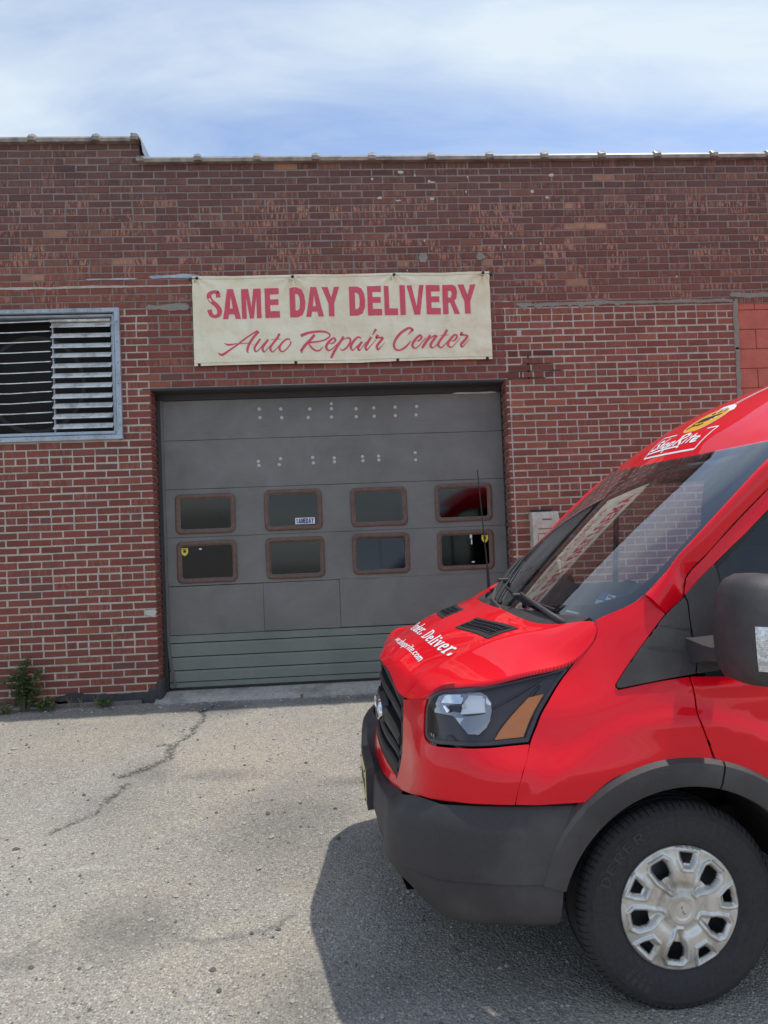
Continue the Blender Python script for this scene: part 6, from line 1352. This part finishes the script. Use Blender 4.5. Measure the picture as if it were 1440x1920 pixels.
# ------------------------------------------------------------------ door mirrors
def mirror(sg):
    h = empty('door_mirror', (0, 0, 0), 0, van)
    tab = [(1.160, -.235, -.135, 1.10, 1.25), (1.172, -.28, -.105, 1.075, 1.30), (1.20, -.31, -.088, 1.066, 1.322), (1.25, -.325, -.078, 1.062, 1.334), (1.32, -.325, -.074, 1.062, 1.336), (1.39, -.312, -.078, 1.066, 1.328), (1.44, -.295, -.088, 1.074, 1.314), (1.475, -.272, -.102, 1.083, 1.296), (1.496, -.25, -.122, 1.094, 1.270), (1.505, -.225, -.145, 1.11, 1.24)]
    def sec(z, x0, x1, y0, y1, n=40, grow=0):
        r = []; cx, cy, a, b = (x0 + x1) / 2, (y0 + y1) / 2, (x1 - x0) / 2 + grow, (y1 - y0) / 2 + grow
        for t in np.linspace(0, 2 * math.pi, n, endpoint=False):
            c, s = math.cos(t), math.sin(t); e = .42; px = a * np.sign(c) * abs(c)**e; py = b * np.sign(s) * abs(s)**e
            px -= .028 * max(0, py / b)**2 * (1 if px > 0 else 0) * 1.2; r.append((cx + px, sg * (cy + py), z))
        return r
    T = np.array(tab); zi = np.linspace(T[0, 0], T[-1, 0], 26); rows = [[float(np.interp(z, T[:, 0], T[:, k])) for k in range(5)] for z in zi]
    mb = MB(); mb.loft([sec(*q) for q in rows]); mb.build('housing', MAT['black_plastic'], h, smooth=True, angle=60)
    # indicator lamp let into the outer front corner
    rows2 = [[float(np.interp(z, T[:, 0], T[:, k])) for k in range(5)] for z in np.linspace(1.222, 1.358, 16)]; a0, a1 = (10, 21)
    ring = []
    for q in rows2:
        s = sec(*q, n=80, grow=.0035); ids = range(7, 27); ring.append([s[i] for i in ids])
    mb = MB(); mb.loft(ring, closed=False, caps=False); o = mb.build('indicator', MAT['lamp_facets'], h, smooth=True)
    mb = MB(); r2 = []
    for q in rows2[2:6]: s = sec(*q, n=80, grow=.0050); r2.append([s[i] for i in range(8, 11)])
    mb.loft(r2, closed=False, caps=False); mb.build('indicator_red', MAT['lamp_facets'], h, smooth=True)
    for k in range(7): s = sec(*rows2[2 + 2 * k], n=80, grow=.0052); mb = MB(); mb.tube([s[i] for i in range(8, 26)], .0012, 4); mb.build('lamp_rib', MAT['bulb_glass'], h)
    # glass on the rear face
    mb = MB(); mb.box((-.315, sg * 1.2, 1.33), (.02, .21, .27), .004); mb.build('mirror_glass', MAT['chrome'], h)
    mb = MB(); mb.loft([[(x0, sg * y, z0), (x1, sg * y, z0 + .006), (x1 + .004, sg * y, z1 - .01), (x0 + .01, sg * y, z1)] for y, x0, x1, z0, z1 in ((.935, -.19, -.070, 1.18, 1.285), (.985, -.18, -.074, 1.19, 1.28), (1.03, -.17, -.085, 1.205, 1.272), (1.09, -.18, -.095, 1.21, 1.268))]); mb.build('arm', MAT['black_plastic'], h, smooth=True, angle=40)
mirror(1); mirror(-1)
# ------------------------------------------------------------------ cowl, wipers, aerial, screen stickers
mb = MB(); mb.loft([[(*(Hd([1.], [k])[0] + np.array([.0, 0, -.022])),), (*(wsf([.05], [k * .93])[0] + np.array([.02, 0, .012])),), (*(wsf([.085], [k * .93])[0] + np.array([.004, 0, .006])),), (*(Hd([1.], [k])[0] + np.array([-.01, 0, -.10])),)] for k in np.linspace(-.93, .93, 40)], closed=False, caps=False); vb(mb, 'cowl', 'black_plastic', True, 40)
WO = lambda t, y, o: (lambda P: tuple(P[0][0] + P[1][0] * o))(surf_pn(Ws, np.array([[t, y]]), CEN))
def wiper(arm, blade):
    h = empty('wiper', (0, 0, 0), 0, van); mb = MB(); mb.tube([WO(t, y, o) for t, y, o in arm], [.014, .011, .009, .007, .006], 6); mb.build('wiper_arm', MAT['black_plastic'], h, smooth=True)
    (t0, y0), (t1, y1) = blade; L = [(t0 + (t1 - t0) * k / 12, y0 + (y1 - y0) * k / 12) for k in range(13)]
    mb = MB(); mb.tube([WO(t, y, .010) for t, y in L], .006, 6); mb.tube([WO(t, y, .020 + .006 * math.sin(math.pi * k / 12)) for k, (t, y) in enumerate(L)], .0075, 6); mb.build('wiper_blade', MAT['rubber_seal'], h)
    m_ = L[5]; mb = MB(); mb.box(WO(*m_, .026), (.05, .03, .018), .004); mb.build('wiper_clip', MAT['black_plastic'], h)
wiper([(.035, .66, .02), (.088, .50, .026), (.118, .39, .03), (.140, .30, .032), (.150, .265, .03)], ((.172, .02), (.094, .56)))
wiper([(.03, .27, .02), (.055, .20, .026), (.085, .05, .03), (.14, -.06, .032), (.17, -.10, .03)], ((.100, .0), (.34, -.30)))
mb = MB(); mb.tube([(.195, -.865, 1.33), (.197, -.872, 1.44)], [.011, .008], 8); vb(mb, 'aerial_base', 'rubber_seal'); mb = MB(); mb.tube([(.197, -.872, 1.43), (.23, -.885, 2.03)], [.0042, .003], 6); vb(mb, 'aerial', 'rubber_seal')
def glass_decal(name, quad, m, off): 
    q = np.array(quad); mb = MB(); mb.add([WO(t, y, off) for t, y in q], [tuple(range(len(q)))]); return vb(mb, name, m)
st = glass_decal('inspection_sticker', [(.222, .668), (.205, .775), (.170, .785), (.188, .672)], 'sticker_purple', -.006)
glass_decal('sticker_number', [(.212, .706), (.206, .742), (.176, .747), (.183, .710)], 'vinyl_white', -.0045); glass_decal('sticker_strip', [(.184, .672), (.166, .790), (.146, .793), (.163, .678)], 'sticker_mint', -.006)
five = [[(.742,.207,.004),(.718,.209,.004),(.716,.197,.004),(.735,.194,.004),(.738,.183,.004),(.722,.180,.004)]]
decal('sticker_five', [ribbon(s, 3) for s in five], lambda a, b: Ws(b, a), MAT['vinyl_black'], van, -.003, CEN)
glass_decal('toll_tag', [(.953, .40), (.949, .52), (.937, .515), (.941, .395)], 'sticker_mint', -.008); glass_decal('screen_label', [(.118, .585), (.110, .655), (.103, .650), (.110, .58)], 'vinyl_white', -.003)
# ------------------------------------------------------------------ cab interior
mb = MB()
ks = np.linspace(-.9, .9, 30); rows = []
for k in ks:
    w0 = wsf([.06], [k])[0]; y = w0[1]; hump = .035 * math.exp(-((y - .40) / .22)**2)
    rows.append([(w0[0] - .02, y, w0[2] - .03), (w0[0] - .18, y, 1.345 + .3 * hump), (w0[0] - .38, y, 1.402 + hump), (w0[0] - .46, y, 1.395 + hump), (w0[0] - .49, y, 1.32), (w0[0] - .42, y, 1.10), (w0[0] - .36, y, .80)])
mb.loft(rows, closed=False, caps=False); vb(mb, 'dashboard', 'dash_top', True, 45)
mb = MB(); mb.box((.02, -.42, 1.40), (.10, .16, .02), .004); vb(mb, 'dash_vent', 'dash_dark')
mb = MB(); mb.loft([[(-.20 + .185 * math.sin(t) * .5 + q[1] * .6, .40 + .19 * math.cos(t) + q[0] * math.cos(t), 1.27 + .16 * math.sin(t) + q[0] * math.sin(t)) for q in ((.014, 0), (0, .014), (-.014, 0), (0, -.014))] for t in np.linspace(0, 2 * math.pi, 25)], caps=False); vb(mb, 'steering_wheel', 'dash_dark', True)
mb = MB(); mb.tube([(-.20, .40, 1.27), (.02, .40, 1.16)], [.05, .04], 10); vb(mb, 'steering_column', 'dash_dark')
def seat(y, w):
    s = empty('seat', (0, 0, 0), 0, van)
    for nm, c, d, ry in (('cushion', (-.85, y, .86), (.52, w, .16), .06), ('backrest', (-1.17, y, 1.20), (.14, w, .66), -.16)):
        mb = MB(); mb.box(c, d, .05, mat4=Matrix.Rotation(ry, 4, 'Y')); mb.build(nm, MAT['seat_cloth'], s, smooth=True, angle=30)
    for yy in ([y] if w < .6 else [y - .24, y + .24]): mb = MB(); mb.box((-1.24, yy, 1.63), (.10, .27, .19), .04, mat4=Matrix.Rotation(-.12, 4, 'Y')); mb.build('headrest', MAT['seat_cloth'], s, smooth=True, angle=30); mb = MB(); mb.tube([(-1.22, yy, 1.48), (-1.235, yy, 1.58)], .02, 6); mb.build('headrest_post', MAT['wheel_steel'], s)
seat(.46, .50); seat(-.42, .92)
def trim(sg):           # inner pillar lining between glass and door window
    e, q = pe[4:], pq[4:]; qi = np.array([F([a], [b])[0] for a, b in FT['frame_in']] + [F([sx_of(-.55, 1.80)], [1.80])[0], F([sx_of(-.66, 1.885)], [1.885])[0]]); d = np.concatenate([[0], np.cumsum(np.linalg.norm(np.diff(qi, axis=0), axis=1))]); qi = spl(d, qi, np.linspace(0, d[-1], len(e)))
    rows = []
    for a, b in zip(e, qi): a2 = a + np.array([-.035, -.010, -.006]); b2 = b + np.array([-.004, -.05, 0]); m_ = (a2 + b2) / 2 + np.array([-.03, -.045, -.02]); rows.append([tuple(np.array(p) * np.array([1, sg, 1])) for p in (a2, m_, b2)])
    mb = MB(); mb.loft(rows, closed=False, caps=False); vb(mb, 'pillar_lining', 'trim_grey', True)
    mb = MB(); mb.tube([(x, y * sg, z) for x, y, z in ((-.285, .80, 1.615), (-.335, .755, 1.598), (-.39, .735, 1.592), (-.45, .735, 1.665), (-.452, .75, 1.71), (-.44, .80, 1.76))], [.016, .015, .014, .014, .015, .016], 8); vb(mb, 'grab_handle', 'trim_grey', True)
    mb = MB(); mb.loft([[(x, sg * (F([sx_of(x, z)], [z])[0, 1] - .035), z) for z in (.90, 1.0, 1.13)] for x in np.linspace(-.15, xr, 14)], closed=False, caps=False); vb(mb, 'door_lining', 'dash_dark', True)
    mb = MB(); mb.loft([[(xx, sg * (F([sx_of(xx, z)], [z])[0, 1] - .03), z) for xx in (xr - .02, xr + .10)] + [(xr + .10, sg * .78, z), (xr - .02, sg * .78, z)] for z in (.6, 1.1, 1.6, 2.0)]); vb(mb, 'b_pillar_lining', 'dash_dark')
    mb = MB(); z0 = np.linspace(1.14, 1.82, 6); mb.tube([(-.61, sg * (F([sx_of(-.61, z)], [z])[0, 1] - .015), z) for z in z0], .016, 6); vb(mb, 'window_divider', 'rubber_seal')
trim(1); trim(-1)
patch('headlining', lambda u, v: Rf(u, v * .97) - np.array([.02, 0, .035]), (.02, .84), (-1, 1), 20, 24, MAT['headlining'], van)
for sg in (1, -1): mb = MB(); mb.box((-.52, sg * .35, 1.945), (.20, .55, .016), .006, mat4=Matrix.Rotation(.35, 4, 'Y')); vb(mb, 'sun_visor', 'headlining')
